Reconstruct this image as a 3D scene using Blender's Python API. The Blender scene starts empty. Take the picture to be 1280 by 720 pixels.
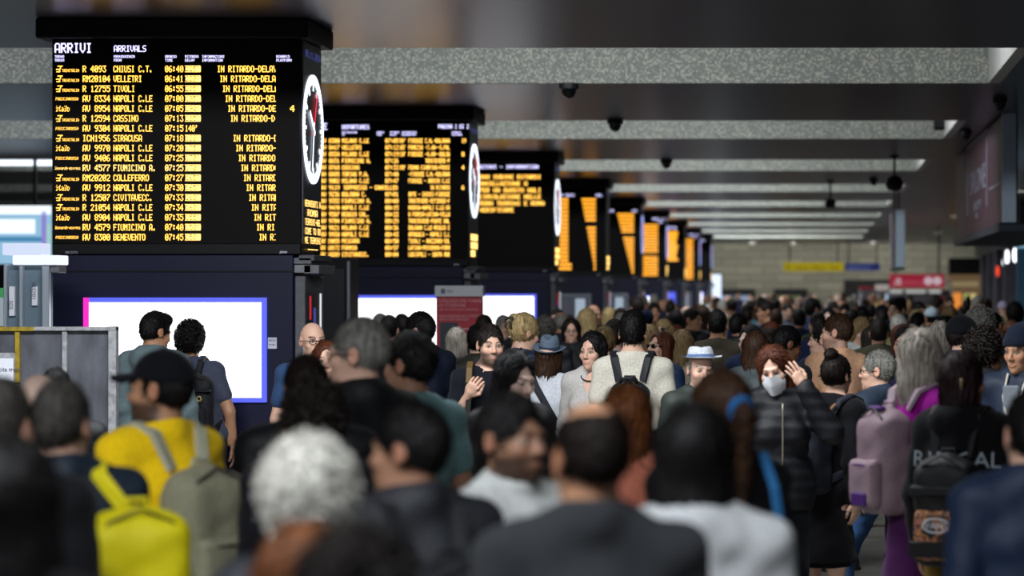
import bpy, math, random
import numpy as np
from mathutils import Matrix, Vector

# ------------------------------------------------------------------ camera
SC = bpy.context.scene
FPX, AX, AY, CAMZ = 3500.0, 1022.0, 363.0, 1.9      # focal length in pixels, optical axis pixel, eye height
def PX(px, d): return (px - AX) * d / FPX            # photo column at distance d -> metres across
def PZ(py, d): return CAMZ - (py - AY) * d / FPX     # photo row at distance d -> metres up
cd = bpy.data.cameras.new('camera'); cam = bpy.data.objects.new('camera', cd)
SC.collection.objects.link(cam); SC.camera = cam
cam.location = (0, 0, CAMZ); cam.rotation_euler = (math.pi / 2, 0, 0)
cd.sensor_width = 36.0; cd.lens = FPX * 36.0 / 1280
cd.shift_x = (640 - AX) / 1280; cd.shift_y = (AY - 360) / 1280
cd.clip_start = .1; cd.clip_end = 400
cd.dof.use_dof = True; cd.dof.focus_distance = 17.6; cd.dof.aperture_fstop = 2.3
# ------------------------------------------------------------------ world, exposure
w = bpy.data.worlds.new('world'); SC.world = w; w.use_nodes = True
bg = w.node_tree.nodes['Background']; bg.inputs[0].default_value = (.42, .56, 1, 1); bg.inputs[1].default_value = .16
SC.view_settings.view_transform = 'Standard'; SC.view_settings.look = 'None'
SC.view_settings.exposure = 0.0; SC.view_settings.gamma = 1.0; SC.view_settings.use_curve_mapping = False
# ------------------------------------------------------------------ lamps in the ceiling coffers (hidden behind each near edge)
def area(name, loc, rot, sx, sy, power, col):
    l = bpy.data.lights.new(name, 'AREA'); l.shape = 'RECTANGLE'; l.size = sx; l.size_y = sy; l.energy = power; l.color = col
    o = bpy.data.objects.new(name, l); SC.collection.objects.link(o); o.location = loc; o.rotation_euler = rot
    return o
PITCH, REC0, RECW, SOFZ = 9.3, 21.7, 3.7, 3.78
COFFERS = [REC0 + PITCH * k for k in range(-2, 9)]
for i, y0 in enumerate(COFFERS):
    pw = [340, 460, 125, 140, 170, 210, 240, 260, 280, 330, 420][i]; tilt = [36, 32, 28, 28, 28, 28, 28, 28, 28, 30, 62][i]
    # tube lamps lying on the near ledge of the coffer, aimed down and at the far face
    area('coffer_lamp', (-2.6, y0 + .5, 4.35), (math.radians(tilt), 0, 0), 5.6, .35, pw, (.93, .97, 1.0))
    area('coffer_end_fill', (.3, y0 + 1.2, 4.35), (0, math.radians(-80), 0), .3, 1.6, 14 if i > 1 else 6, (.95, .97, 1.0))  # added fill light, only to brighten the white end wall of the coffer
    if i > 1: area('coffer_lamp_left', (-9.5, y0 + .5, 4.35), (math.radians(28), 0, 0), 5.0, .35, pw * .7, (.85, .92, 1.0))

area('far_wall_fill', (-1.5, 110.2, 3.74), (math.radians(55), 0, 0), 16, .4, 270, (1, .98, .9))  # added fill light that brightens the far stone wall, no fitting there

# ------------------------------------------------------------------ materials
def lin(h):
    h = h.lstrip('#'); c = [int(h[i:i+2], 16) / 255 for i in (0, 2, 4)]
    return tuple(x / 12.92 if x <= .04045 else ((x + .055) / 1.055) ** 2.4 for x in c)
_M = {}
def mat(key, col, rough=.6, metal=0.0, bump=0.0, scale=60, var=0.0, stretch=(1, 1, 1), spec=.5, coord='Object', vcol=False, sheen=0):
    if key in _M: return _M[key]
    m = bpy.data.materials.new(key); m.use_nodes = True; nt = m.node_tree; b = nt.nodes['Principled BSDF']
    c = lin(col) if isinstance(col, str) else col
    b.inputs['Base Color'].default_value = (*c, 1); b.inputs['Roughness'].default_value = rough
    b.inputs['Metallic'].default_value = metal; b.inputs['Specular IOR Level'].default_value = spec
    if sheen: b.inputs['Sheen Weight'].default_value = sheen
    src = None
    if vcol:
        a = nt.nodes.new('ShaderNodeAttribute'); a.attribute_name = 'Col'; src = a.outputs['Color']
    if var or bump:
        tc = nt.nodes.new('ShaderNodeTexCoord'); mp = nt.nodes.new('ShaderNodeMapping'); mp.inputs['Scale'].default_value = stretch
        nt.links.new(tc.outputs[coord], mp.inputs[0])
        n = nt.nodes.new('ShaderNodeTexNoise'); n.inputs['Scale'].default_value = scale; n.inputs['Detail'].default_value = 4
        nt.links.new(mp.outputs[0], n.inputs['Vector'])
        if var:
            mx = nt.nodes.new('ShaderNodeMix'); mx.data_type = 'RGBA'; mx.blend_type = 'MULTIPLY'
            mr = nt.nodes.new('ShaderNodeMapRange'); mr.inputs[1].default_value = .3; mr.inputs[2].default_value = .7
            mr.inputs[3].default_value = 1 - var; mr.inputs[4].default_value = 1 + var * .6
            nt.links.new(n.outputs['Fac'], mr.inputs[0]); mx.inputs[0].default_value = 1
            mx.inputs[6].default_value = (*c, 1)
            if src: nt.links.new(src, mx.inputs[6])
            nt.links.new(mr.outputs[0], mx.inputs[7]); src = mx.outputs[2]
        if bump:
            bp = nt.nodes.new('ShaderNodeBump'); bp.inputs['Strength'].default_value = bump; bp.inputs['Distance'].default_value = .01
            nt.links.new(n.outputs['Fac'], bp.inputs['Height']); nt.links.new(bp.outputs[0], b.inputs['Normal'])
    if src: nt.links.new(src, b.inputs['Base Color'])
    _M[key] = m; return m
def glow(key, col, s):
    if key in _M: return _M[key]
    m = bpy.data.materials.new(key); m.use_nodes = True; b = m.node_tree.nodes['Principled BSDF']
    c = lin(col) if isinstance(col, str) else col
    b.inputs['Base Color'].default_value = (0, 0, 0, 1); b.inputs['Emission Color'].default_value = (*c, 1); b.inputs['Emission Strength'].default_value = s
    b.inputs['Roughness'].default_value = .4
    _M[key] = m; return m
def cloth(col, var=.18): return mat('cloth_' + col, '#' + col, .9, 0, .25, 90, var, spec=.15, sheen=.05)
def nylon(col): return mat('nylon_' + col, '#' + col, .6, 0, .2, 140, .15, spec=.3)
HAIRC = dict(black='#0c0a0c', dark='#1a120f', brown='#382417', auburn='#4a2413', ginger='#6b3d1e', blond='#b39a6c', dirty='#7d6746', ash='#a39a90',
             grey='#77756f', salt='#45423f', white='#d8d6ce', wine='#1d070b')
def hairmat(c): return mat('hair_' + c, HAIRC[c], .58, 0, .5, 70, .6, (1, 1, .12), spec=.2)

# ------------------------------------------------------------------ object helpers
COL = SC.collection
def link(name, me, parent=None, mats=()):
    o = bpy.data.objects.new(name, me); COL.objects.link(o)
    if parent: o.parent = parent
    for i, m in enumerate(mats):
        if me is not None:
            if len(me.materials) <= i: me.materials.append(m)
            o.material_slots[i].link = 'OBJECT'; o.material_slots[i].material = m
    return o
def tag(o, label=None, cat=None, group=None, kind=None):
    if label: o['label'] = label
    if cat: o['category'] = cat
    if group: o['group'] = group
    if kind: o['kind'] = kind
    return o
def empty(name, loc, rz=0, s=1.0, label=None, cat=None, group=None):
    o = bpy.data.objects.new(name, None); COL.objects.link(o); o.location = loc; o.rotation_euler = (0, 0, rz); o.scale = (s,) * 3
    o.empty_display_size = .1
    return tag(o, label, cat, group)
def mesh(name, V, F, smooth=False):
    me = bpy.data.meshes.new(name); V = np.asarray(V, np.float32)
    if isinstance(F, np.ndarray):
        n = len(F); k = F.shape[1]
        me.vertices.add(len(V)); me.vertices.foreach_set('co', V.ravel())
        me.loops.add(n * k); me.loops.foreach_set('vertex_index', F.astype(np.int32).ravel())
        me.polygons.add(n); me.polygons.foreach_set('loop_start', np.arange(0, n * k, k, dtype=np.int32))
        me.update(calc_edges=True)
    else:
        me.from_pydata([tuple(v) for v in V], [], F); me.update()
    if smooth: me.polygons.foreach_set('use_smooth', np.ones(len(me.polygons), bool))
    return me
class MB:
    """collects shapes of ONE part"""
    def __init__(s): s.V = []; s.F = []
    def add(s, V, F):
        b = len(s.V); s.V += [tuple(v) for v in V]; s.F += [tuple(i + b for i in f) for f in F]; return s
    def box(s, x0, x1, y0, y1, z0, z1):
        V = [(x, y, z) for x in (x0, x1) for y in (y0, y1) for z in (z0, z1)]
        return s.add(V, [(0, 1, 3, 2), (4, 6, 7, 5), (0, 4, 5, 1), (2, 3, 7, 6), (0, 2, 6, 4), (1, 5, 7, 3)])
    def bbox(s, x0, x1, y0, y1, z0, z1, b=.008):
        """box with chamfered edges"""
        import itertools
        c = np.array([(x0 + x1) / 2, (y0 + y1) / 2, (z0 + z1) / 2]); h = np.array([abs(x1 - x0), abs(y1 - y0), abs(z1 - z0)]) / 2
        b = min(b, *(h * .9)); V = []; ix = {}
        for sg in itertools.product((-1, 1), repeat=3):
            for a in range(3):
                p = np.array(sg, float) * h
                for q in range(3):
                    if q != a: p[q] -= sg[q] * b
                ix[(sg, a)] = len(V); V.append(tuple(c + p))
        F = []
        for a in range(3):
            u, v = [q for q in range(3) if q != a]
            for s1 in (-1, 1):
                def S(su, sv):
                    t = [0, 0, 0]; t[a] = s1; t[u] = su; t[v] = sv; return tuple(t)
                f = [ix[(S(-1, -1), a)], ix[(S(1, -1), a)], ix[(S(1, 1), a)], ix[(S(-1, 1), a)]]
                F.append(f)
        for a in range(3):
            u, v = [q for q in range(3) if q != a]
            for su in (-1, 1):
                for sv in (-1, 1):
                    def S(sa):
                        t = [0, 0, 0]; t[a] = sa; t[u] = su; t[v] = sv; return tuple(t)
                    F.append([ix[(S(-1), u)], ix[(S(1), u)], ix[(S(1), v)], ix[(S(-1), v)]])
        for sg in itertools.product((-1, 1), repeat=3): F.append([ix[(sg, 0)], ix[(sg, 1)], ix[(sg, 2)]])
        # consistent outward winding
        G = []
        Va = np.array(V)
        for f in F:
            p = Va[list(f)]; n = np.cross(p[1] - p[0], p[2] - p[0])
            G.append(f if np.dot(n, p.mean(0) - c) > 0 else f[::-1])
        return s.add(V, G)
    def tube(s, pts, r, n=8, caps=True):
        pts = [np.array(p, float) for p in pts]; rs = r if hasattr(r, '__len__') else [r] * len(pts); V = []; F = []
        up = np.array([0, 0, 1.0])
        for i, p in enumerate(pts):
            t = pts[min(i + 1, len(pts) - 1)] - pts[max(i - 1, 0)]; t = t / (np.linalg.norm(t) + 1e-9)
            a = np.cross(t, up)
            if np.linalg.norm(a) < .05: a = np.cross(t, (1.0, 0, 0))
            a /= np.linalg.norm(a); b = np.cross(t, a)
            for k in range(n):
                q = 2 * math.pi * k / n; V.append(p + rs[i] * (math.cos(q) * a + math.sin(q) * b))
        for i in range(len(pts) - 1):
            for k in range(n):
                F.append((i * n + k, i * n + (k + 1) % n, (i + 1) * n + (k + 1) % n, (i + 1) * n + k))
        if caps: F.append(tuple(range(n))[::-1]); F.append(tuple(range((len(pts) - 1) * n, len(pts) * n)))
        return s.add(V, F)
    def band(s, pts, nrm, width, th):
        """flat strap along pts, nrm = outward normals"""
        V = []; F = []; P = [np.array(p, float) for p in pts]
        for i, p in enumerate(P):
            t = P[min(i + 1, len(P) - 1)] - P[max(i - 1, 0)]; t /= np.linalg.norm(t) + 1e-9
            n = np.array(nrm[i], float); n -= t * np.dot(n, t); n /= np.linalg.norm(n) + 1e-9; u = np.cross(t, n) * width / 2
            V += [p - u, p + u, p + u * .8 + n * th, p - u * .8 + n * th]
        for i in range(len(P) - 1):
            for k in range(4): F.append((i * 4 + k, i * 4 + (k + 1) % 4, i * 4 + 4 + (k + 1) % 4, i * 4 + 4 + k))
        F.append((3, 2, 1, 0)); e = len(V) - 4; F.append((e, e + 1, e + 2, e + 3))
        return s.add(V, F)
    def lathe(s, prof, n=24, c=(0, 0, 0), sx=1, sy=1):
        V = []; F = []
        for r, z in prof:
            for k in range(n):
                a = 2 * math.pi * k / n; V.append((c[0] + r * sx * math.cos(a), c[1] + r * sy * math.sin(a), c[2] + z))
        for i in range(len(prof) - 1):
            for k in range(n): F.append((i * n + k, i * n + (k + 1) % n, (i + 1) * n + (k + 1) % n, (i + 1) * n + k))
        return s.add(V, F)
    def xf(s, R, t):
        s.V = [tuple(np.asarray(R) @ np.array(v) + np.asarray(t)) for v in s.V]; return s
    def build(s, name, m, parent=None, smooth=False):
        return link(name, mesh(name, s.V, s.F, smooth), parent, [m])
def struct(name, mb, m): return tag(mb.build(name, m), kind='structure')
def text(name, body, size, loc, rot, m, parent=None, ext=.002, align='LEFT', sx=1.0):
    c = bpy.data.curves.new(name, 'FONT'); c.body = body; c.size = size; c.extrude = ext; c.align_x = align; c.resolution_u = 2
    t = bpy.data.objects.new(name, c); COL.objects.link(t); dg = bpy.context.evaluated_depsgraph_get()
    me = bpy.data.meshes.new_from_object(t.evaluated_get(dg)); bpy.data.objects.remove(t); bpy.data.curves.remove(c)
    o = link(name, me, parent, [m]); o.location = loc; o.rotation_euler = rot; o.scale = (sx, 1, 1)
    return o

# ================================================================== THE HALL
# soffit: dark glossy perforated metal panels
def soffit_mat():
    m = mat('soffit', (.05, .052, .06), .3, 0, 0, spec=.7); nt = m.node_tree; b = nt.nodes['Principled BSDF']
    tc = nt.nodes.new('ShaderNodeTexCoord'); br = nt.nodes.new('ShaderNodeTexBrick'); br.offset = 0
    br.inputs['Scale'].default_value = 1; br.inputs['Brick Width'].default_value = 1.2; br.inputs['Row Height'].default_value = .6
    br.inputs['Mortar Size'].default_value = .004; br.inputs['Color1'].default_value = (.043, .046, .06, 1); br.inputs['Color2'].default_value = (.037, .04, .053, 1)
    br.inputs['Mortar'].default_value = (.015, .015, .02, 1)
    nt.links.new(tc.outputs['Object'], br.inputs['Vector']); nt.links.new(br.outputs['Color'], b.inputs['Base Color'])
    v = nt.nodes.new('ShaderNodeTexVoronoi'); v.inputs['Scale'].default_value = 45; bp = nt.nodes.new('ShaderNodeBump'); bp.inputs['Strength'].default_value = .12; bp.inputs['Distance'].default_value = .004
    nt.links.new(tc.outputs['Object'], v.inputs['Vector']); nt.links.new(v.outputs['Distance'], bp.inputs['Height']); nt.links.new(bp.outputs[0], b.inputs['Normal'])
    return m
def mosaic_mat():
    m = mat('mosaic', '#8d8f86', .5); nt = m.node_tree; b = nt.nodes['Principled BSDF']
    tc = nt.nodes.new('ShaderNodeTexCoord'); mp = nt.nodes.new('ShaderNodeMapping'); mp.inputs['Scale'].default_value = (58, 1, 58)
    vm = nt.nodes.new('ShaderNodeVectorMath'); vm.operation = 'FLOOR'; wn = nt.nodes.new('ShaderNodeTexWhiteNoise')
    nt.links.new(tc.outputs['Object'], mp.inputs[0]); nt.links.new(mp.outputs[0], vm.inputs[0])
    sp = nt.nodes.new('ShaderNodeSeparateXYZ'); nt.links.new(vm.outputs[0], sp.inputs[0]); cb = nt.nodes.new('ShaderNodeCombineXYZ')
    nt.links.new(sp.outputs[0], cb.inputs[0]); nt.links.new(sp.outputs[2], cb.inputs[2]); nt.links.new(cb.outputs[0], wn.inputs['Vector'])
    cr = nt.nodes.new('ShaderNodeValToRGB'); e = cr.color_ramp.elements; e[0].color = (.2, .225, .2, 1); e[0].position = .0
    e[1].color = (.56, .55, .47, 1); e[1].position = 1.0; k = cr.color_ramp.elements.new(.55); k.color = (.27, .29, .265, 1)
    nt.links.new(wn.outputs['Value'], cr.inputs[0]); nt.links.new(cr.outputs[0], b.inputs['Base Color'])
    return m
XL, XR, YEND = -34.0, 9.0, 113.0
SOF = soffit_mat(); MOS = mosaic_mat(); WHT = mat('white_plaster', '#c9cac6', .8, 0, .1, 30, .06)
floor_m = mat('floor_marble', '#8a8781', .3, 0, .03, 2.0, .25, spec=.5)
struct('floor', MB().box(XL, XR, -6, YEND, -.1, 0), floor_m)
cl = MB(); prev = -6.0; XRC = 1.56
for y0 in COFFERS + [YEND]:
    cl.box(XL, XRC, prev, y0, SOFZ, SOFZ + .03); prev = y0 + RECW
cl.box(XRC, XR, -6, YEND, SOFZ, SOFZ + .02)
struct('ceiling', cl, SOF)
struct('ceiling_top', MB().box(XL, XR, -6, YEND, 4.9, 5.0), WHT)
for y0 in COFFERS:
    struct('beam_face', MB().box(XL, XRC, y0 + RECW - .02, y0 + RECW + .08, SOFZ - .001, 4.9), MOS)
    struct('beam_back', MB().box(XL, XRC, y0 - .1, y0, SOFZ + .05, 4.9), WHT)
    struct('coffer_end', MB().box(XRC - .012, XRC + .09, y0, y0 + RECW, SOFZ - .001, 4.9), WHT)
trav = mat('travertine', '#8f8b7c', .7); nt = trav.node_tree; b = nt.nodes['Principled BSDF']
tc = nt.nodes.new('ShaderNodeTexCoord'); mp = nt.nodes.new('ShaderNodeMapping'); mp.inputs['Rotation'].default_value = (math.pi / 2, 0, 0)
br = nt.nodes.new('ShaderNodeTexBrick'); br.inputs['Scale'].default_value = 1; br.inputs['Brick Width'].default_value = 1.1; br.inputs['Row Height'].default_value = .32
br.inputs['Mortar Size'].default_value = .015; br.inputs['Color1'].default_value = (.34, .33, .26, 1); br.inputs['Color2'].default_value = (.24, .235, .19, 1); br.inputs['Mortar'].default_value = (.12, .12, .1, 1)
nt.links.new(tc.outputs['Object'], mp.inputs[0]); nt.links.new(mp.outputs[0], br.inputs['Vector']); nt.links.new(br.outputs['Color'], b.inputs['Base Color'])
struct('wall_far', MB().box(XL, XR, YEND, YEND + .3, 0, 5), trav)
struct('wall_left', MB().box(XL - .2, XL, -6, YEND, 0, 5), mat('wall_paint', '#6d7078', .8, 0, .05, 4, .1))
struct('wall_right', MB().box(XR, XR + .2, -6, YEND, 0, 5), mat('wall_paint', '#6d7078', .8))

NAVY = mat('kiosk_glow_tint', '#070b2c', .4, 0, .05, 12, .1, spec=.3)  # navy base: the adverts' blue glow on the plinth, put into its colour
BLACK = mat('kiosk_black', '#09080d', .5, 0, .04, 30, .1, spec=.2)
SCREEN = mat('screen_black', '#0b0807', .6, 0, .05, 300, .1, spec=.12); AMBERF = glow('led_amber_far', (1.0, .40, .025), 1.5)
AMBER = glow('led_amber', (1.0, .52, .075), 2.6); WHITELED = glow('led_white', (.62, .6, 1.0), 2.2); AMBERB = glow('led_bright', (1.0, .62, .16), 2.2)
BLUELED = glow('led_blue', (.08, .1, .42), .5); CLOCKW = glow('clock_white', (.8, .88, 1), 1.8); REDL = glow('clock_red', (1, .03, .06), 1.4)
ADW = glow('ad_white', (.93, .95, 1.0), 2.6); ADB = glow('ad_blue', (.10, .13, .9), 1.1); ADM = glow('ad_magenta', (.85, .02, .5), 1.2)
STEEL = mat('brushed_steel', '#8b8f96', .35, .9, .05, 80, .1); GREY = mat('stone_grey', '#55565c', .6, 0, .15, 14, .25)
DARKM = mat('dark_metal', '#17181c', .45, .3, .04, 40, .1); WHITEP = mat('white_paint', '#d0d2d6', .5, 0, .05, 20, .06)
RED = mat('sign_red', '#8f1224', .5, 0, .03, 8, .08); PAPER = mat('paper', '#cfd2dc', .8)

# ================================================================== LED lettering (5x7 dot font, columns of bits)
FONT = {k: bytes.fromhex(v) for k, v in {
 ' ': '0000000000', "'": '0005030000', '-': '0808080808', '.': '0060600000', ':': '0036360000', '/': '2010080402',
 '0': '3E5149453E', '1': '00427F4000', '2': '4261514946', '3': '2141454B31', '4': '1814127F10', '5': '2745454539', '6': '3C4A494930', '7': '0171090503', '8': '3649494936', '9': '064949291E',
 'A': '7E1111117E', 'B': '7F49494936', 'C': '3E41414122', 'D': '7F4141221C', 'E': '7F49494941', 'F': '7F09090901', 'G': '3E4149497A', 'H': '7F0808087F', 'I': '00417F4100', 'J': '2040413F01',
 'K': '7F08142241', 'L': '7F40404040', 'M': '7F020C027F', 'N': '7F0408107F', 'O': '3E4141413E', 'P': '7F09090906', 'Q': '3E4151215E', 'R': '7F09192946', 'S': '4649494931', 'T': '01017F0101',
 'U': '3F4040403F', 'V': '1F2040201F', 'W': '3F4038403F', 'X': '6314081463', 'Y': '0708700807', 'Z': '6151494543',
 'a': '2054545478', 'i': '00447D4000', 'l': '00417F4000', 'o': '3844444438', 't': '043F444020', 'd': '384444487F', 'r': '7C08040408', 'e': '3854545418', 'n': '7C08040478', 'p': '7C14141408', 's': '4854545420'}.items()}
class Led:
    """dots of one lettering part, in board pixels (x right, y down)"""
    def __init__(s): s.q = []
    def rect(s, x0, y0, x1, y1, sh=0): s.q.append((x0, y0, x1, y1, sh))
    def put(s, t, x, y, w, h, inv=False, slant=0.0, clip=None):
        """t in a box x..x+w, y..y+h"""
        n = len(t); cw = w / (n * 6 - 1); rh = h / 7
        if inv: s.rect(x - cw, y - rh, x + w + cw, y - rh * .1); s.rect(x - cw, y + h + rh * .1, x + w + cw, y + h + rh)
        for i, c in enumerate(t):
            cols = list(FONT.get(c, FONT['-']))
            if inv: cols = [0x7F ^ v for v in cols] + [0x7F]
            for j, v in enumerate(cols):
                r = 0
                while r < 7:
                    if v >> r & 1:
                        e = r
                        while e < 7 and v >> e & 1: e += 1
                        x0 = x + (i * 6 + j) * cw; x1 = x0 + cw * 1.4
                        if clip is None or x1 <= clip: s.rect(x0, y + r * rh, x1, y + e * rh - rh * .06, slant)
                        r = e
                    else: r += 1
    def build(s, name, m, parent, fx, fz, y, side=None):
        V = []; F = []
        for x0, y0, x1, y1, sh in s.q:
            b = len(V); o0, o1 = sh * (y1 - y0), 0
            for px, py in ((x0 + o0, y0), (x1 + o0, y0), (x1, y1), (x0, y1)):
                V.append((fx(px), y, fz(py)) if side is None else (side, fx(px), fz(py)))
            F.append((b + 3, b + 2, b + 1, b))
        return link(name, mesh(name, V, F), parent, [m])

KX = -4.44; U = 19.4 / FPX
def kx(p): return (p - AX) * U - KX
def kz(p): return CAMZ - (p - AY) * U
ROWS1 = [('R 4093', 'CHIUSI C.T.', '06:40', "225'", 's'), ('RM20104', 'VELLETRI', '06:41', "220'", 's'), ('R 12755', 'TIVOLI', '06:55', "205'", 's'), ('AV 8334', 'NAPOLI C.LE', '07:00', "195'", 'f'),
 ('AV 8954', 'NAPOLI C.LE', '07:05', "190'", 'i'), ('R 12594', 'CASSINO', '07:13', "185'", 's'), ('AV 9304', 'NAPOLI C.LE', '07:15', "140'", 'f'), ('ICN1956', 'SIRACUSA', '07:18', "180'", 's'),
 ('AV 9970', 'NAPOLI C.LE', '07:20', "175'", 'i'), ('AV 9406', 'NAPOLI C.LE', '07:25', "170'", 'f'), ('RV 4577', 'FIUMICINO A.', '07:25', "170'", 'l'), ('RM20202', 'COLLEFERRO', '07:27', "165'", 's'),
 ('AV 9912', 'NAPOLI C.LE', '07:30', "165'", 'i'), ('R 12507', 'CIVITAVECC.', '07:33', "160'", 's'), ('R 21054', 'NAPOLI C.LE', '07:34', "160'", 's'), ('AV 8904', 'NAPOLI C.LE', '07:35', "155'", 'i'),
 ('RV 4579', 'FIUMICINO A.', '07:40', "150'", 'l'), ('AV 8300', 'BENEVENTO', '07:45', "150'", 'f')]
DEST = ['MILANO C.LE', 'VELLETRI', 'MILANO C.LE', 'FIUMICINO A.', 'CASSINO', 'TORINO P.N.', 'MILANO C.LE', 'VENEZIA S.L.', 'BOLOGNA C.', 'FIUMICINO A.', 'NAPOLI C.LE', 'REGGIO CAL.', 'FIUMICINO A.', 'MILANO C.LE', 'NAPOLI C.LE', 'PESCARA', 'FORMIA', 'CIVITAVECC.']
INFO = ['FIRENZE C.M.-BOLOGNA', 'POMEZIA (7.40)-S.PAL', 'FIRENZE (8.00)-BOLOG', '        TRASTEVERE-P', 'FERMA CIAMPINO-FROSI', '-FIRENZE C.M.-BOLOGNA', 'FIRENZE - ARRIVO C.LE', '           IN RITARDO', 'ORTE - CHIUSI-FIRENZE', 'TRASTEVERE-OSTIENSE-F', 'AVERSA-NAPOLI C.LE-SA', 'A FORMIA-LATINA-VILLA', 'TRASTEVERE-PONTE GAL', 'BOLOGNA C.LE-REGGIO E', 'AFRAGOLA - NAPOLI C.L', 'TIVOLI - AVEZZANO-SUL', 'LATINA-PRIVERNO-FORM', 'LADISPOLI - SANTA MAR']
def row_y(i): return 82.3 + i * 12.36
def header(L, t1, t2, arr):
    if len(t1) > 8: L.put(t1, 68, 54, 74, 12)
    else: L.put(t1, 69, 54, 46, 12.5)
    L.put(t2, 143, 57, 5 * len(t2), 8)
    for x, a, b_ in ((69, 'TRENO', 'TRAIN'), (143, 'PROVENIENZA' if arr else 'DESTINAZIONE', 'FROM' if arr else 'TO'), (207, 'ORARIO', 'TIME'), (232, 'RITARDO', 'DELAY'), (253, 'INFORMAZIONI', 'INFORMATION'), (346, 'BINARIO', 'PLATFORM')):
        L.put(a, x, 69.3, 2.35 * len(a), 3.3); L.put(b_, x, 73.9, 2.35 * len(b_), 3.3)
def emblem(L, y, kind):
    if kind == 's':
        L.put('I', 72, y, 4.5, 8.2, slant=.35); L.rect(70.5, y + 4, 75, y + 5.2, .2); L.rect(72.5, y, 79, y + 1.2, .2); L.rect(71, y + 7.2, 76, y + 8.2, .2); L.put('TRENITALIA', 78, y + 4.2, 21, 3.6, slant=.2)
    elif kind == 'f': L.put('FRECCIAROSSA', 70, y + 2.6, 28, 3.6, slant=.3)
    elif kind == 'i': L.put('italo', 70, y + .6, 17, 7.2, slant=.25)
    else: L.put('leonardo-espress', 69, y + 2.4, 32, 4, slant=.25)
def fill_board(k):
    A, B, W_ = Led(), Led(), Led()
    if k in (0, 3, 4):
        header(W_, 'ARRIVI', 'ARRIVALS', True)
        for i, (tr, de, ti, dl, em) in enumerate(ROWS1):
            y = row_y(i)
            if k == 0:
                T = B if i == 10 else A
                emblem(A if i != 10 else B, y, em); T.put(tr, 104, y, 5 * len(tr) - 1, 8.2); T.put(de, 142.5, y, 4.4 * len(de), 8.2); T.put(ti, 207, y, 22.5, 8.2)
                if i == 6: A.put(dl, 232, y, 16, 8.2)
                else: B.put(dl, 232.5, y + .8, 18, 6.4, inv=True)
                if i == 4: A.put('4', 363, y, 5.5, 8.2)
            elif k == 3:
                T = A; T.put(tr, 104, y, 5 * len(tr) - 1, 8.2); T.put(de, 142.5, y, 4.4 * len(de), 8.2)
            if i != 6:
                x = 272 + i * 3.3 if i < 6 else 272 + (i - .9) * 3.25
                A.put('IN RITARDO-DELAY', x, y, 74, 8.2, clip=345.5) if k == 0 else A.rect(min(340, 303 + i * 2.3) if k == 3 else min(346, 292 + i * 3.1), y + .2, 346 if k == 3 else 352, y + 8.0)
            if k == 3: A.rect(232, y + .2, 262 if i < 16 else 272, y + 8.0)
    elif k in (1, 5, 7):
        header(W_, 'PARTENZE', 'DEPARTURES', False); W_.put('PAGINA 1 DI 2', 321, 56, 56, 8)
        for i in range(18):
            y = row_y(i)
            if k == 5 and i in (10,): continue
            if k != 1:
                A.rect(253 if not (k == 5 and i == 6) else 300, y + .2, 345 - (i % 3), y + 8.0)
                if k == 5: A.rect(253 + (i * 7 % 9), y + .2, 300, y + 8.0)
                continue
            A.put('AV %04d' % (8300 + i * 117), 104, y, 34, 8.2); A.put(DEST[i], 143, y, 4.5 * len(DEST[i]), 8.2) if i != 7 else A.put('SOPPRESSO - CANCELLED', 146, y, 100, 8.2)
            if i != 7: A.put('0%d:%02d' % (7 + i // 9, (i * 7 + 5) % 60), 223, y, 24, 8.2)
            if i in (0, 1, 2, 4): A.put("%d'" % (90 + i * 15), 249, y, 12, 8.2)
            A.put(INFO[i], 266, y, 76, 8.2); 
            if i in (0, 2, 4, 7): A.put({0: '19', 2: '8', 4: '4', 7: '6'}[i], 364, y, 8 if i == 0 else 5, 8.2)
    elif k in (2, 6, 8):
        W_.put('INFORMAZIONI - INFORMATION', 150, 56, 188, 9)
        for i, t in enumerate(['I TRENI POSSONO SUBIRE RITARDI', 'VARIAZIONI CANCELLAZIONE O', 'LIMITAZIONI PER UN GUASTO AGLI', 'IMPIANTI DI CIRCOLAZIONE NELLE', 'STAZIONI DI ROMA TERMINI E ROMA', 'TIBURTINA - VERIFICARE'] if k == 2 else ['TRENI IN RITARDO'] * (9 if k == 6 else 0)):
            y = 80 + i * 16.2
            if k == 2: A.put(t, 94, y, 8.35 * len(t), 10.4)
            else: A.rect(280, y - 3, 345 - (i % 4) * 3, y + 11)
    return A, B, W_
FACE_RX = math.radians(90)
KIOSK_LABEL = ['black arrivals board pillar with clock and glowing white advert, largest in the hall', 'departures board pillar just behind the arrivals board, full of amber text',
 'board pillar showing six lines of amber notice text beside a clock', 'fourth board pillar, amber text narrowing in a wedge, blue heading', 'fifth board pillar with one amber wedge of text narrowing downwards',
 'sixth board pillar with a solid amber block and a white screen', 'seventh board pillar with a short amber block of text', 'eighth board pillar with a tall narrow amber column of text', 'farthest board pillar with only a blue heading and side clock']
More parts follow.
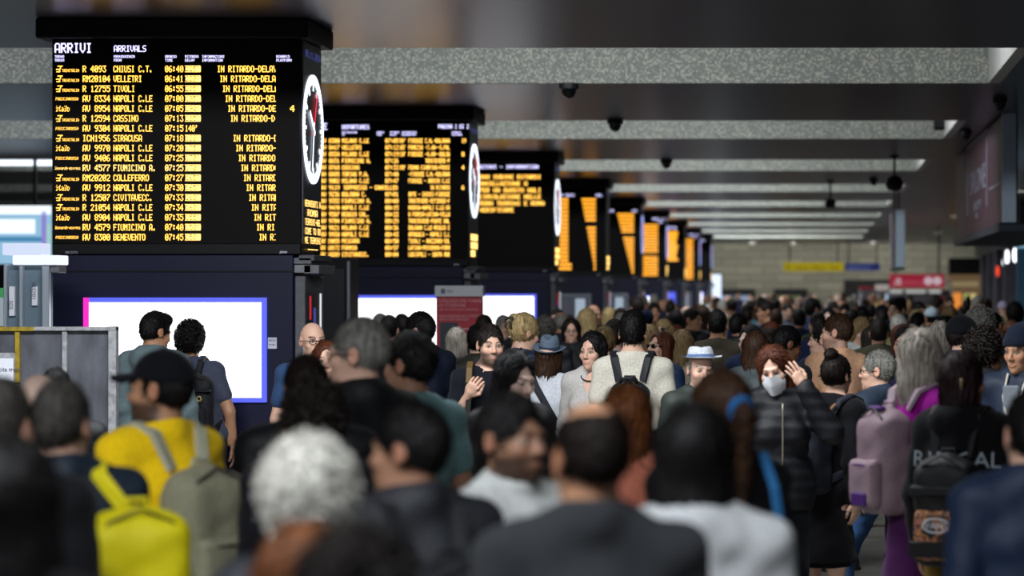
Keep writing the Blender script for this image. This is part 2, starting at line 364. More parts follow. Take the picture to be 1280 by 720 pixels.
def kiosk(k):
    d0 = 19.4 + PITCH * k
    r = empty('departure_board', (KX, d0, 0), label=KIOSK_LABEL[k], cat='departure board', group='board pillars along the hall')
    xl, xr, D = kx(65), kx(376), .76
    MB().bbox(kx(49), kx(388), -.1, .92, kz(49), SOFZ - .002, .01).build('cap', BLACK, r)
    MB().bbox(xl, xr, .0, D, kz(318), kz(48), .006).build('board_housing', BLACK, r)
    sc = MB().box(kx(67), kx(374), -.012, .003, kz(304.5), kz(50)).build('screen', SCREEN, r)
    A, B, W_ = fill_board(k)
    if A.q: A.build('amber_lettering', AMBER if k < 3 else AMBERF, sc, kx, kz, -.0155)
    if B.q: B.build('bright_lettering', AMBERB, sc, kx, kz, -.0156)
    W_.build('white_lettering', WHITELED, sc, kx, kz, -.0157)
    L = Led(); L.put('AESYS', 82, 314, 15, 3); L.rect(349, 313.5, 352, 317, .4); L.rect(353, 314, 359, 316.5)
    L.build('maker_mark', mat('print_grey', '#9a9ca6', .6), r, kx, kz, -.002)
    # the right-hand face: date, clock, lines of text
    MB().box(xr, xr + .012, .03, D - .03, kz(302), kz(50)).build('side_panel', mat('side_panel', '#191c2c', .45), r)
    S = Led(); fy = lambda p: .06 + (p / 100) * (D - .12); fz = lambda p: kz(p)
    S.put('05.11.2024', 5, 60, 90, 9); S.build('date_lettering', BLUELED, r, fy, fz, 0, side=xr + .016)
    cz, cy, R0 = kz(158), D / 2, .385
    CW = CLOCKW if k < 3 else glow('clock_blue', (.38, .46, 1.0), 1.1)
    if k not in (3, 6):
        clk = MB().lathe([(R0, 0), (R0, .012), (R0 * .9, .012), (R0 * .9, 0)], 48)
        clk.V = [(xr + .012 + z, cy + x, cz + y) for x, y, z in clk.V]; clock = clk.build('clock_ring', CW, r)
        dial = MB().lathe([(R0 * .93, .004), (0.001, .004)], 48); dial.V = [(xr + .012 + z, cy + x, cz + y) for x, y, z in dial.V]; dial.build('clock_dial', mat('dial_navy', '#0c1126', .3), clock)
        tk = MB()
        def hand(mb, ang, r0, r1, w0, x):
            s_, c_ = math.sin(ang), math.cos(ang)   # clockwise from 12, seen from +X: y runs to the viewer's right
            P = [(r0, -w0), (r1, -w0), (r1, w0), (r0, w0)]
            V = [(xr + x + e, cy + s_ * a + c_ * b_, cz + c_ * a - s_ * b_) for e in (0, .003) for a, b_ in P]
            mb.add(V, [(0, 1, 2, 3), (7, 6, 5, 4), (0, 4, 5, 1), (1, 5, 6, 2), (2, 6, 7, 3), (3, 7, 4, 0)])
        for i in range(60):
            hand(tk, i * math.pi / 30, R0 * (.70 if i % 5 == 0 else .82), R0 * .93, .013 if i % 5 == 0 else .006, .018)
        tk.build('minute_marks', CW, clock)
        for n_, a, r1, w0, m_ in (('hour_hand', -.95, .2, .016, CW), ('minute_hand', 3.36, .30, .011, CW), ('second_hand', .45, .29, .008, REDL)):
            h = MB(); hand(h, a, -.05, r1, w0, .023); h.build(n_, m_, clock)
    if k != 4:
        T = Led()
        lines = ['BENVENUTI A', 'ROMA', 'TERMINI-WEL', 'COME TO RO', 'ME TERMINI', '---'][: (6 if k < 1 else 3)]
        for i, t in enumerate(lines):
            if k == 0: T.put(t, 3 if len(t) > 9 else 18, 249 + i * 11.6, 94 if len(t) > 9 else 60, 8.4)
            else: T.rect(5, 258 + i * 15, 92 if i < 2 else 60, 270 + i * 15)
        T.build('side_lettering', AMBERB, r, fy, fz, 0, side=xr + .0165)
    # plinth with the advert screen
    pl = MB().bbox(kx(63), kx(366), .02, .74, 0, kz(318.2), .006).build('plinth', NAVY, r)
    MB().box(kx(63), kx(366), .012, .02, kz(340), kz(338)).build('joint_strip', BLACK, pl)
    if k in (0, 1, 2, 5, 6, 8):
        x0, x1 = (105, 333) if k != 1 else (105, 352)
        if k >= 5: x0, x1 = (250, 340) if k == 5 else ((270, 330) if k == 8 else (110, 333))
        y0, y1 = (372, 503) if k != 5 else (385, 500)
        fr = MB().box(kx(x0), kx(x1), -.01, .03, kz(y1), kz(y0)).build('advert_frame', ADB, r)
        MB().box(kx(x0) - .002, kx(x0 + 7), -.014, -.009, kz(y1), kz(y0)).build('magenta_edge', ADM if k == 0 else ADB, fr)
        MB().box(kx(x0 + 7), kx(x1 - 6), -.016, -.006, kz(y1 - 6), kz(y0 + 6)).build('advert_screen', ADW if k != 6 else ADB, fr)
    else:
        fr = MB().bbox(kx(110), kx(333), -.01, .03, kz(520), kz(372), .01).build('poster_frame', STEEL, r)
        MB().box(kx(118), kx(325), -.014, .0, kz(512), kz(380)).build('poster', glow('poster_dim', (.05, .06, .09), .6), fr)
        for q, c in ((150, (.10, .14, .25)), (200, (.22, .09, .06)), (250, (.05, .05, .07)), (300, (.4, .5, .6))):
            MB().box(kx(q - 16), kx(q + 14), -.016, -.01, kz(505), kz(388)).build('poster_patch', glow('poster_%d' % q, c, .8), fr)
    # stone cladding of the structural column behind, with a small poster
    co = MB().bbox(kx(366.5), xr + .02, .06, .78, 0, kz(345), .006).build('column_cladding', GREY, r)
    for q, (a, b_, c, e) in enumerate(((366, 379, 322, 330), (366, 378, 330.5, 341), (372, 383, 318.5, 326), (378, 388, 331, 342))):
        MB().bbox(kx(a), kx(b_) + .05, .03 + .02 * (q % 2), .7, kz(e), kz(c), .004).build('stone_block', mat('stone_%d' % q, ['#5b5c63', '#7a7b80', '#4b4d55', '#66676d'][q], .6, 0, .15, 20, .2), r)
    sp = MB().bbox(xr + .02, xr + .03, .12, .66, kz(520), kz(366), .003).build('side_poster', mat('poster_dark', '#14131c', .3), co)
    MB().box(xr + .03, xr + .034, .17, .22, kz(400), kz(370)).build('red_stroke', glow('poster_red', (.6, .02, .03), .8), sp)
    MB().box(xr + .03, xr + .034, .33, .4, kz(500), kz(385)).build('blue_stroke', glow('poster_blue', (.1, .12, .5), .5), sp)
    MB().box(xr + .03, xr + .034, .57, .62, kz(500), kz(367)).build('white_tube', glow('poster_white', (.8, .85, .9), .9), sp)
    if k == 0:
        n_ = MB().bbox(kx(334.5), kx(345.5), .008, .02, kz(436), kz(422), .002).build('notice', PAPER, pl)
        L = Led(); L.put('AVVISO', 336, 424, 8, 3); L.put('PRIVACY', 336, 430, 8, 2); L.build('notice_print', mat('ink', '#3a3c48', .8), n_, kx, kz, .006)
    return r
for k in range(9): kiosk(k)

# ------------------------------------------------------------------ other furniture of the hall
def panel_at(px0, px1, py0, py1, d): return PX(px0, d), PX(px1, d), PZ(max(py0, py1), d), PZ(min(py0, py1), d)
# dark service panel beside the arrivals pillar
x0, x1, z0, z1 = panel_at(399, 436.5, 720, 322, 24.2)
r = empty('service_cabinet', ((x0 + x1) / 2, 24.2, 0), label='tall dark service cabinet between the two nearest board pillars', cat='cabinet'); w_ = (x1 - x0) / 2
MB().bbox(-w_, w_, 0, .5, 0.02, z1, .01).build('body', BLACK, r); MB().bbox(w_ - .018, w_ + .006, -.012, .02, .05, z1 - .03, .004).build('steel_edge', mat('edge_grey', '#70737c', .4, .5), r)
MB().bbox(-w_ + .03, w_ - .04, -.01, .004, .2, z1 - .1, .004).build('door', DARKM, r); MB().bbox(-w_, w_, -.005, .5, 0, .06, .004).build('foot', DARKM, r)
# red totem
x0, x1, z0, z1 = panel_at(543.5, 604, 720, 357, 26.6); zc = PZ(371, 26.6); xm = (x0 + x1) / 2; w_ = (x1 - x0) / 2
r = empty('notice_totem', (xm, 26.6, 0), label='red notice totem with a grey head panel in front of the departures pillar', cat='totem')
MB().bbox(-w_ + .012, w_ - .012, 0, .12, .08, zc, .008).build('red_panel', RED, r); hd = MB().bbox(-w_, w_, -.012, .13, zc, z1, .006).build('head_panel', mat('totem_grey', '#a3a6ab', .5), r)
MB().bbox(-w_ - .03, w_ + .03, -.1, .22, 0, .08, .01).build('base', DARKM, r)
tw = mat('totem_print', '#b8898f', .7)
for i, (t, px, py, s_) in enumerate((('UTILIZZO DEI TORNELLI', 549, 378, .042), ('DI STAZIONE', 549, 383.5, .042), ('USE OF THE STATION TURNSTILES', 549, 388, .024), ('INDICAZIONI ALL UTENTE', 549, 396.5, .032), ('PER IL TUO VIAGGIO', 549, 400.5, .03))):
    text('lettering', t, s_, (PX(px, 26.6) - xm, -.004, PZ(py, 26.6)), (math.pi / 2, 0, 0), tw, r, ext=.001)
for i in range(7): MB().box(.02, .02 + .13 - .02 * (i % 3), -.004, .002, PZ(411 + i * 6, 26.6) - .006, PZ(411 + i * 6, 26.6) + .004).build('text_line', tw, r)
MB().box(-w_ + .05, -.01, -.006, .0, PZ(440, 26.6), PZ(403, 26.6)).build('photo_panel', mat('totem_photo', '#1d2730', .4), r)
MB().box(-w_ + .06, -w_ + .1, -.016, -.01, PZ(367, 26.6), PZ(361, 26.6)).build('emblem', mat('emblem', '#4c4f55', .5), hd)
text('lettering', 'RFI', .04, (-w_ + .12, -.014, PZ(366, 26.6)), (math.pi / 2, 0, 0), mat('emblem', '#4c4f55'), hd, ext=.001)
# battered barrier at the left
D = 16.6; r = empty('hoarding_panel', (PX(60, D), D, 0), label='battered grey hoarding with white and yellow frame beside the arrivals pillar', cat='barrier')
bx = lambda p: PX(p, D) - PX(60, D); bz = lambda p: PZ(p, D)
batter = mat('battered_grey', '#4c4e56', .8, 0, .5, 9, .5, (1, 1, .4)); chip = mat('chipped_white', '#8d8e92', .7, 0, .4, 30, .35); yel = mat('chipped_yellow', '#8a7410', .6, 0, .3, 30, .3)
MB().bbox(bx(-40), bx(139), .012, .03, .05, bz(411), .003).build('board', batter, r)
MB().bbox(bx(136), bx(146), -.02, .05, 0, bz(408), .004).build('post', chip, r); MB().bbox(bx(43.5), bx(146), -.022, .048, bz(413.5), bz(408.5), .003).build('top_rail', chip, r)
MB().bbox(bx(-40), bx(43.5), -.022, .048, bz(414), bz(408.8), .003).build('yellow_rail', yel, r); MB().bbox(bx(19), bx(25), -.012, .02, bz(478), bz(414), .003).build('yellow_batten', yel, r)
MB().bbox(bx(78), bx(84), -.012, .02, 0, bz(414), .003).build('batten', chip, r); MB().bbox(bx(84), bx(136), -.012, .02, bz(562), bz(555), .003).build('cross_rail', chip, r)
MB().bbox(bx(-40), bx(78), -.012, .02, bz(562), bz(555), .003).build('cross_rail', chip, r)
pf = MB().bbox(bx(-20), bx(19.5), -.02, .014, bz(478), bz(441), .003).build('notice_frame', chip, r); MB().bbox(bx(-18), bx(18), -.024, -.018, bz(476), bz(448), .002).build('notice_sheet', PAPER, pf)
text('lettering', 'Uscita treni', .035, (bx(-8), -.026, bz(464)), (math.pi / 2, 0, 0), mat('ink', '#3a3c48'), pf, ext=.001)
# ticket booth of glass and steel behind it
D = 18.5; r = empty('glass_booth', (PX(30, D), D, 0), label='glass and steel booth with a white lit top behind the hoarding', cat='booth')
bx = lambda p: PX(p, D) - PX(30, D); bz = lambda p: PZ(p, D)
glz = mat('booth_glass', '#62727e', .15, 0, 0, spec=.8)
MB().bbox(bx(7), bx(61), .06, .09, .1, bz(331), .004).build('pane', glz, r)
for a, b_ in ((4, 8), (23.5, 28), (52, 61)): MB().bbox(bx(a), bx(b_), 0, .1, 0, bz(330), .006).build('steel_post', mat('booth_steel', '#9aa3ae', .4, .3), r)
MB().bbox(bx(61.5), bx(73), .02, .2, bz(341), bz(331), .004).build('bracket', GREY, r)
MB().bbox(bx(17), bx(73), -.03, .25, bz(331), bz(319), .006).build('sign_band', glow('booth_white', (.85, .9, 1), 1.1), r)
MB().bbox(bx(5), bx(53), -.04, .2, bz(319), bz(304), .006).build('sign_upper', glow('booth_white2', (.7, .78, 1), .95), r)
for a, c in ((9.5, 395), (38, 382)):
    n_ = MB().bbox(bx(a), bx(a + 7), .03, .058, bz(c), bz(358), .002).build('sticker', PAPER, r)
    t_ = text('lettering', 'SOS' if a < 20 else 'USCITA', .034, (bx(a + 5), .028, bz(c - 8)), (math.pi / 2, -math.pi / 2, 0), mat('ink', '#3a3c48'), n_, ext=.001)
MB().bbox(bx(-28), bx(1), .04, .1, bz(408), bz(362), .004).build('side_screen', glow('booth_side', (.45, .55, .6), .6), r)
MB().bbox(bx(-28), bx(2.5), .03, .06, bz(372), bz(360), .002).build('green_stripe', glow('booth_green', (.05, .35, .12), .7), r)
# big advert screen further back
D = 40; r = empty('advert_screen', (PX(10, D), D, 0), label='bright blue and white advert screen hanging above the glass booth', cat='screen')
bx = lambda p: PX(p, D) - PX(10, D); bz = lambda p: PZ(p, D)
MB().bbox(bx(-130), bx(66), .02, .2, bz(332), bz(254), .01).build('housing', BLACK, r)
scr = MB().box(bx(-128), bx(64.5), 0, .025, bz(330), bz(257)).build('lit_face', glow('ad_sky', (.35, .62, .85), .85), r)
for a, b_, c, e, m_ in ((-128, 64, 257, 268, 'ad_w1'), (-10, 44, 274, 292, 'ad_w1'), (-128, -12, 276, 300, 'ad_w1')): MB().box(bx(a), bx(b_), -.006, .002, bz(e), bz(c)).build('pale_stripe', glow(m_, (.85, .93, 1), 1.2), scr)
MB().box(bx(-128), bx(52), -.005, .002, bz(302), bz(296)).build('dark_stripe', glow('ad_d1', (.08, .3, .55), .8), scr)
MB().box(bx(52), bx(58), -.006, .002, bz(318), bz(264)).build('violet_figure', glow('ad_v1', (.3, .25, .7), .9), scr); MB().box(bx(58), bx(64), -.005, .002, bz(328), bz(280)).build('green_figure', glow('ad_g1', (.45, .75, .75), .8), scr)
MB().box(bx(-40), bx(-37), .06, .12, bz(254), SOFZ).build('hanger', DARKM, r); MB().box(bx(40), bx(43), .06, .12, bz(254), SOFZ).build('hanger', DARKM, r)
r = empty('strip_light', (-11.2, 43.6, 4.0), label='bright white strip light under the ceiling above the advert screen', cat='lamp')
MB().bbox(-1.6, 1.3, -.08, .0, -.16, .02, .02).build('diffuser', glow('strip_white', (.85, .92, 1), 1.6), r); MB().bbox(-1.65, 1.35, -.1, .1, .02, .06, .01).build('housing', DARKM, r)

# right side: hanging fascia with signs
X0 = 1.95; MAR = mat('fascia_maroon', '#5a3d4c', .45, 0, .03, 6, .1); LB = mat('fascia_blue', '#d8ecff', .5); ftx = mat('fascia_print', '#a7a6b8', .6)
r = empty('hanging_fascia', (X0, 29.5, SOFZ), label='long hanging maroon shop fascia with pale blue end face and white lettering', cat='sign')
zb = PZ(278, 29.5) - SOFZ
for a, b_ in ((.05, 2.35), (2.45, 7.2), (7.25, 9.8)):
    MB().bbox(0, .14, a, b_, zb, -.02, .006).build('sign_panel', MAR, r)
MB().bbox(-.005, .145, 0, .05, zb, -.01, .004).build('end_panel', LB, r)
MB().bbox(-.04, .9, .0, 9.85, zb - .1, zb - .01, .01).build('ledge', mat('fascia_ledge', '#3b4552', .5), r)
MB().bbox(.14, .16, .0, 9.8, zb, -.005, .004).build('backing', DARKM, r)
def fasc(t, y, z, s_, sx): text('lettering', t, s_, (-.004, y, z), (math.pi / 2, 0, -math.pi / 2), ftx, r, ext=.002, align='CENTER', sx=sx)
fasc('SALONE', 4.6, -.68, .42, 2.1); fasc('SALONI', 4.7, -.90, .17, 2.4); fasc('BAR', 4.8, -1.0 + .0, .1, 2.5)
for y in (2.75, 6.95): MB().box(-.006, .002, y - .05, y + .05, zb + .25, -.12).build('pale_line', ftx, r)
MB().box(-.006, .002, .1, 2.3, zb + .42, zb + .44).build('pale_line', ftx, r); MB().box(-.006, .002, 2.45, 7.2, -.05, -.02).build('top_trim', ftx, r)
# hanging banner sign further along
D = 47; x0, x1, z0, z1 = panel_at(1119.5, 1131, 334, 262, D)
r = empty('hanging_banner', (x0, D, SOFZ), label='narrow pale blue banner sign hanging over the crowd with a green lower edge', cat='sign'); z0 -= SOFZ; z1 -= SOFZ
MB().bbox(0, x1 - x0, 0, .06, z0, z1, .004).build('end_panel', LB, r); MB().bbox(-.01, .0, 0, 3.2, z0, z1, .003).build('side_panel', mat('banner_print', '#7c7580', .5), r)
MB().bbox(-.01, x1 - x0, 0, 3.2, z0 - .04, z0, .004).build('green_edge', mat('banner_green', '#2c5a36', .5), r); MB().bbox(.0, x1 - x0, .06, 3.2, z0, z1, .004).build('core', MAR, r)
for y in (.3, 2.8): MB().tube([(.06, y, z1), (.06, y, 0)], .015, 8).build('hanger', DARKM, r)
text('lettering', 'USCITA', .3, (-.013, 2.0, z0 + .25), (math.pi / 2, 0, -math.pi / 2), ftx, r, align='CENTER')
# cameras and speakers on the soffit
def dome(px, py, label, big=1.0):
    d = (SOFZ - CAMZ) * FPX / (AY - py + 4); r = empty('security_camera', (PX(px, d), d, SOFZ), label=label, cat='camera', group='dome cameras on the ceiling')
    s = .08 * big; MB().lathe([(s * 1.1, 0), (s * 1.1, -.05), (s * .9, -.06), (.001, -.06)], 16).build('mount', DARKM, r)
    MB().lathe([(s * .85, -.055), (s * .8, -.09), (s * .55, -.125), (.001, -.14)], 16).build('dome', mat('dome_glass', '#0a0b0e', .15), r, True)
dome(711, 108, 'dome camera under the first ceiling beam'); dome(769, 153, 'dome camera at the edge of the second ceiling coffer'); dome(833, 203, 'dome camera below the third ceiling coffer'); dome(1250, 125, 'dome camera by the top of the maroon fascia', .8)
dome(1207, 166, 'dome camera just past the end of the second coffer', .8); dome(1092, 226, 'dome camera before the pole loudspeaker', .8)
def pole(px, py0, py1, d, label, box):
    r = empty('pole_camera' if box else 'pole_loudspeaker', (PX(px, d), d, SOFZ), label=label, cat='camera' if box else 'loudspeaker'); z = PZ(py1, d) - SOFZ; zt = PZ(py0, d) - SOFZ
    MB().tube([(0, 0, 0), (0, 0, z + .1)], .018, 8).build('pole', DARKM, r); MB().lathe([(.07, 0), (.07, -.03), (.001, -.03)], 14).build('ceiling_plate', DARKM, r)
    if box: MB().bbox(-.09, .09, -.16, .16, z, z + .15, .015).build('housing', DARKM, r)
    else: MB().lathe([(.02, z + .2), (.1, z + .16), (.13, z + .08), (.1, z), (.001, z - .03)], 16).build('globe', DARKM, r, True)
pole(1118, 195, 237, 39, 'round dark loudspeaker on a ceiling pole', False); pole(1038, 235, 260, 48, 'small square camera on a ceiling pole', True)
d = 34.4; r = empty('wall_loudspeaker', (PX(1175, d), d, PZ(158, d)), label='black box loudspeaker at the end of the second coffer', cat='loudspeaker')
MB().bbox(-.08, .1, -.3, 0, -.05, .12, .015).build('box', BLACK, r); MB().bbox(-.06, .08, -.31, -.29, -.03, .1, .004).build('grille', DARKM, r); MB().tube([(0, -.1, .12), (0, -.1, .4), (0, .28, .4)], .015, 8).build('bracket', DARKM, r)
# downlights beyond
def down(px, py, label):
    d = (SOFZ - CAMZ) * FPX / (AY - py); r = empty('downlight', (PX(px, d), d, SOFZ), label=label, cat='lamp', group='downlights in the far ceiling')
    MB().lathe([(.13, .0), (.13, -.02), (.1, -.02), (.1, -.0)], 18).build('rim', WHITEP, r); MB().lathe([(.1, -.012), (.001, -.012)], 18).build('diffuser', glow('down_glow', (1, .93, .78), 5), r)
for i, (px, py) in enumerate(((1169, 291), (1175, 289.5), (1157, 299), (1148, 303), (1143, 305), (1192, 269), (1197, 303.5), (1203, 303), (940, 303.5), (990, 303.5), (1092, 303.5), (1276, 238))):
    down(px, py, 'small warm ceiling downlight, ' + ['nearest of the row before the red sign', 'beside the nearest of the row', 'in the middle of the short row', 'third along the short row', 'last along the short row', 'beside the maroon fascia', 'under the far end of the fascia', 'at the tip of the fascia ledge', 'over the pale advert by the far wall', 'over the yellow hanging sign', 'over the blue hanging sign', 'behind the pale blue end face'][i])

# far end: direction signs, doorways, ticket machines
def hang_sign(name, a, b_, c, e, d, m_, label, cat='sign', parts=()):
    x0, x1, z0, z1 = panel_at(a, b_, e, c, d); xm = (x0 + x1) / 2; w_ = (x1 - x0) / 2
    r = empty(name, (xm, d, z0), label=label, cat=cat); MB().bbox(-w_, w_, 0, .2, 0, z1 - z0, .02).build('panel', m_, r)
    for s_ in (-.8, .8): MB().tube([(w_ * s_, .1, z1 - z0), (w_ * s_, .1, SOFZ - z0)], .03, 6).build('hanger', DARKM, r)
    return r, xm, z0
D = 108
r, xm, z0 = hang_sign('direction_sign', 979.5, 1054.5, 328, 339, D, glow('sign_yellow', (.42, .33, .01), .75), 'yellow hanging direction sign before the far stone wall')
ik = mat('sign_ink', '#1c1a08', .8)
text('lettering', 'M', .24, (PX(982, D) - xm, -.01, .06), (math.pi / 2, 0, 0), ik, r); text('lettering', 'Uscita  Metro  Taxi', .22, (PX(993, D) - xm, -.01, .07), (math.pi / 2, 0, 0), ik, r)
r, xm, z0 = hang_sign('direction_sign', 1056.5, 1100, 329, 338.5, D, glow('sign_blue', (.015, .025, .12), .8), 'dark blue hanging sign next to the yellow one')
text('lettering', 'Biglietteria', .2, (PX(1060, D) - xm, -.01, .07), (math.pi / 2, 0, 0), glow('sign_bluetext', (.2, .25, .5), .6), r)
D = 84
r, xm, z0 = hang_sign('ticket_sign', 1112, 1180.5, 343, 359.5, D, glow('sign_redlit', (.32, .012, .035), .8), 'wide red hanging sign with two white round symbols')
pw_ = glow('sign_pale', (.6, .45, .5), .8)
text('lettering', 'TRENITALIA', .15, (PX(1128, D) - xm, -.01, .1), (math.pi / 2, 0, 0), glow('sign_pale2', (.45, .12, .16), .8), r)
MB().box(PX(1118, D) - xm, PX(1127, D) - xm, -.012, 0, .1, .16).build('emblem', pw_, r); MB().box(PX(1120, D) - xm, PX(1126, D) - xm, -.012, 0, .2, .27).build('emblem', pw_, r)
for px in (1160.5, 1171.5):
    s_ = MB().lathe([(.13, .0), (.13, .012), (.001, .012)], 20); s_.xf([[1, 0, 0], [0, 0, -1], [0, 1, 0]], (PX(px, D) - xm, -.005, .2)); s_.build('round_symbol', pw_, r)
# ticket island under the red sign
D = 84.6; x0, x1, z0, z1 = panel_at(1108, 1188, 400, 363, D)
r = empty('ticket_counter', ((x0 + x1) / 2, D, 0), label='grey ticket counter with white light band under the red sign', cat='counter'); w_ = (x1 - x0) / 2
MB().bbox(-w_, w_, 0, .8, 0, z1, .03).build('body', mat('counter_grey', '#55565c', .6, 0, .1, 3, .2), r)
for a, b_ in ((1112, 1128), (1132, 1157), (1161, 1176)): MB().bbox(PX(a, D) - (x0 + x1) / 2, PX(b_, D) - (x0 + x1) / 2, -.04, .01, PZ(366.5, D), PZ(362.5, D), .004).build('light_band', glow('counter_white', (.6, .62, .6), .65), r)
MB().bbox(PX(1175, D) - (x0 + x1) / 2, PX(1182, D) - (x0 + x1) / 2, -.04, .01, PZ(377, D), PZ(371, D), .004).build('red_plate', RED, r)
MB().bbox(PX(1097, D) - (x0 + x1) / 2, PX(1109, D) - (x0 + x1) / 2, -.3, -.2, PZ(381, D), PZ(367.5, D), .01).build('lit_screen', glow('counter_screen', (.6, .75, .95), 1.0), r)
D = 88; x0, x1, z0, z1 = panel_at(1074, 1111, 400, 361, D)
r = empty('ticket_kiosk', ((x0 + x1) / 2, D, 0), label='pale kiosk with a red and white header beside the ticket counter', cat='kiosk'); w_ = (x1 - x0) / 2
MB().bbox(-w_, w_, 0, .8, 0, z1 - .02, .03).build('body', mat('kiosk_pale', '#77747a', .6, 0, .1, 3, .2), r); MB().bbox(-w_ - .02, w_ * .1, -.04, .8, z1 - .02, z1 + .06, .01).build('red_header', RED, r)
MB().bbox(w_ * .1, w_, -.04, .8, z1 - .05, z1 + .14, .01).build('white_header', glow('kiosk_white', (.5, .45, .42), .6), r)
for i in range(3): MB().bbox(-w_ + .1, w_ * .0, -.03, .01, z1 - .2 - .13 * i, z1 - .12 - .13 * i, .004).build('text_line', mat('kiosk_print', '#4a464c', .6), r)
D = YEND - .05; x0, x1, z0, z1 = panel_at(1055, 1113, 420, 349.5, D)
o = struct('door_1', MB().box(x0, x1, D - .05, D + .06, 0, z1), mat('doorway_dark', '#07080f', .6))
for i, (a, b_, c, m_, lb) in enumerate(((885, 943, 361, glow('far_ad1', (.3, .42, .62), .7), 'wide pale blue advert on the far wall beside the last board'), (967, 1009, 361, glow('far_ad2', (.2, .22, .08), .5), 'dark framed advert with a yellow green picture on the far wall'))):
    x0, x1, z0, z1 = panel_at(a, b_, 392, c, 112); r = empty('wall_advert', ((x0 + x1) / 2, 112, z0), label=lb, cat='advert'); w_ = (x1 - x0) / 2
    MB().bbox(-w_, w_, 0, .9, 0, z1 - z0, .03).build('frame', DARKM, r); MB().bbox(-w_ + .12, w_ - .12, -.03, .02, .1, z1 - z0 - .28, .01).build('picture', m_, r)
D = 97; x0, x1, z0, z1 = panel_at(890, 901, 390, 343, D); r = empty('light_column', ((x0 + x1) / 2, D, 0), label='tall glowing white advert column past the last board pillar', cat='advert'); w_ = (x1 - x0) / 2
MB().bbox(-w_, w_, 0, .3, .3, z1, .02).build('lit_face', glow('column_white', (.7, .82, 1), 1.3), r); MB().bbox(-w_ - .05, w_ + .05, -.03, .33, 0, .3, .02).build('base', DARKM, r); MB().bbox(-w_ - .02, w_ + .02, -.02, .32, z1, z1 + .08, .02).build('cap', DARKM, r)
# shops along the right wall
D = 86; x0, x1, z0, z1 = panel_at(1186, 1230, 400, 343, D); r = empty('shop_front', ((x0 + x1) / 2, D, 0), label='small shop front glowing warm orange behind the ticket counter', cat='shop'); w_ = (x1 - x0) / 2
MB().bbox(-w_, w_, .4, .6, 0, z1, .02).build('back_wall', glow('shop_warm', (.16, .1, .05), .7), r)
for a, b_, c, e, g in ((1192, 1202, 386, 366, (.85, .28, .05)), (1206, 1212, 384, 367, (.45, .5, .15)), (1213, 1221, 381, 367, (.6, .5, .2)), (1200, 1224, 386, 381, (.8, .2, .04)), (1186, 1192, 386, 352, (.12, .1, .08)), (1190, 1224, 358, 352, (.25, .19, .1))):
    MB().bbox(PX(a, D) - (x0 + x1) / 2, PX(b_, D) - (x0 + x1) / 2, .25, .42, PZ(c, D), PZ(e, D), .02).build('lit_display', glow('shop_%d' % a, g, .9), r)
MB().bbox(-w_, w_, 0, .4, z1, z1 + .5, .02).build('canopy', DARKM, r)
STN = mat('right_stone', '#54505a', .6, 0, .1, 3, .2)
for i, (px, d) in enumerate(((1281, 58), (1262, 64), (1250, 69), (1240, 74), (1232, 79))):
    x = PX(px, d); struct('pillar_right', MB().bbox(x - .12, x + .3, d, d + .5, 0, SOFZ, .02), STN)
    struct('window_%d' % (i + 1), MB().box(x + .28, x + .32, d + .5, d + 4.6, .1, 2.9), mat('shop_glass', '#1c222c', .15, spec=.8))
    struct('trim_%d' % (i + 1), MB().box(x + .0, x + .32, d + .4, d + 5.2, 2.9, SOFZ), mat('shop_header', '#262228', .5))
def wall_lamp(px, py, d, h, m_, label):
    r = empty('wall_lamp', (PX(px, d), d, PZ(py, d)), label=label, cat='lamp'); MB().lathe([(.001, h / 2), (.03, h / 2 - .03), (.042, 0), (.03, -h / 2 + .03), (.001, -h / 2)], 14).build('shade', m_, r, True)
    MB().bbox(-.04, .04, .06, .14, -h * .3, h * .3, .01).build('bracket', DARKM, r)
LW = glow('wall_lamp_white', (.9, .93, 1), 3.0)
wall_lamp(1259, 321, 60, .3, LW, 'tall white oval lamp on the shop pillars'); wall_lamp(1268.5, 319, 57, .3, LW, 'white oval lamp nearest the pale blue pillar'); wall_lamp(1255, 328, 66, .2, LW, 'smallest white lamp on the shop pillars')
wall_lamp(1247, 339, 66, .26, glow('wall_lamp_red', (.9, .06, .02), 1.2), 'red oval lamp on the shop pillars')
x0, x1, z0, z1 = panel_at(1271.5, 1300, 420, 286, 46); r = empty('info_pillar', ((x0 + x1) / 2, 46, 0), label='pale blue lit information pillar under the maroon fascia', cat='pillar')
MB().bbox(x0 - (x0 + x1) / 2, x1 - (x0 + x1) / 2, 0, .3, 0, PZ(310, 46), .02).build('lower_panel', mat('pillar_blue', '#3d6a86', .5), r); MB().bbox(x0 - (x0 + x1) / 2, x1 - (x0 + x1) / 2, -.02, .3, PZ(310, 46), z1, .02).build('lit_head', glow('pillar_lit', (.25, .48, .65), .7), r)

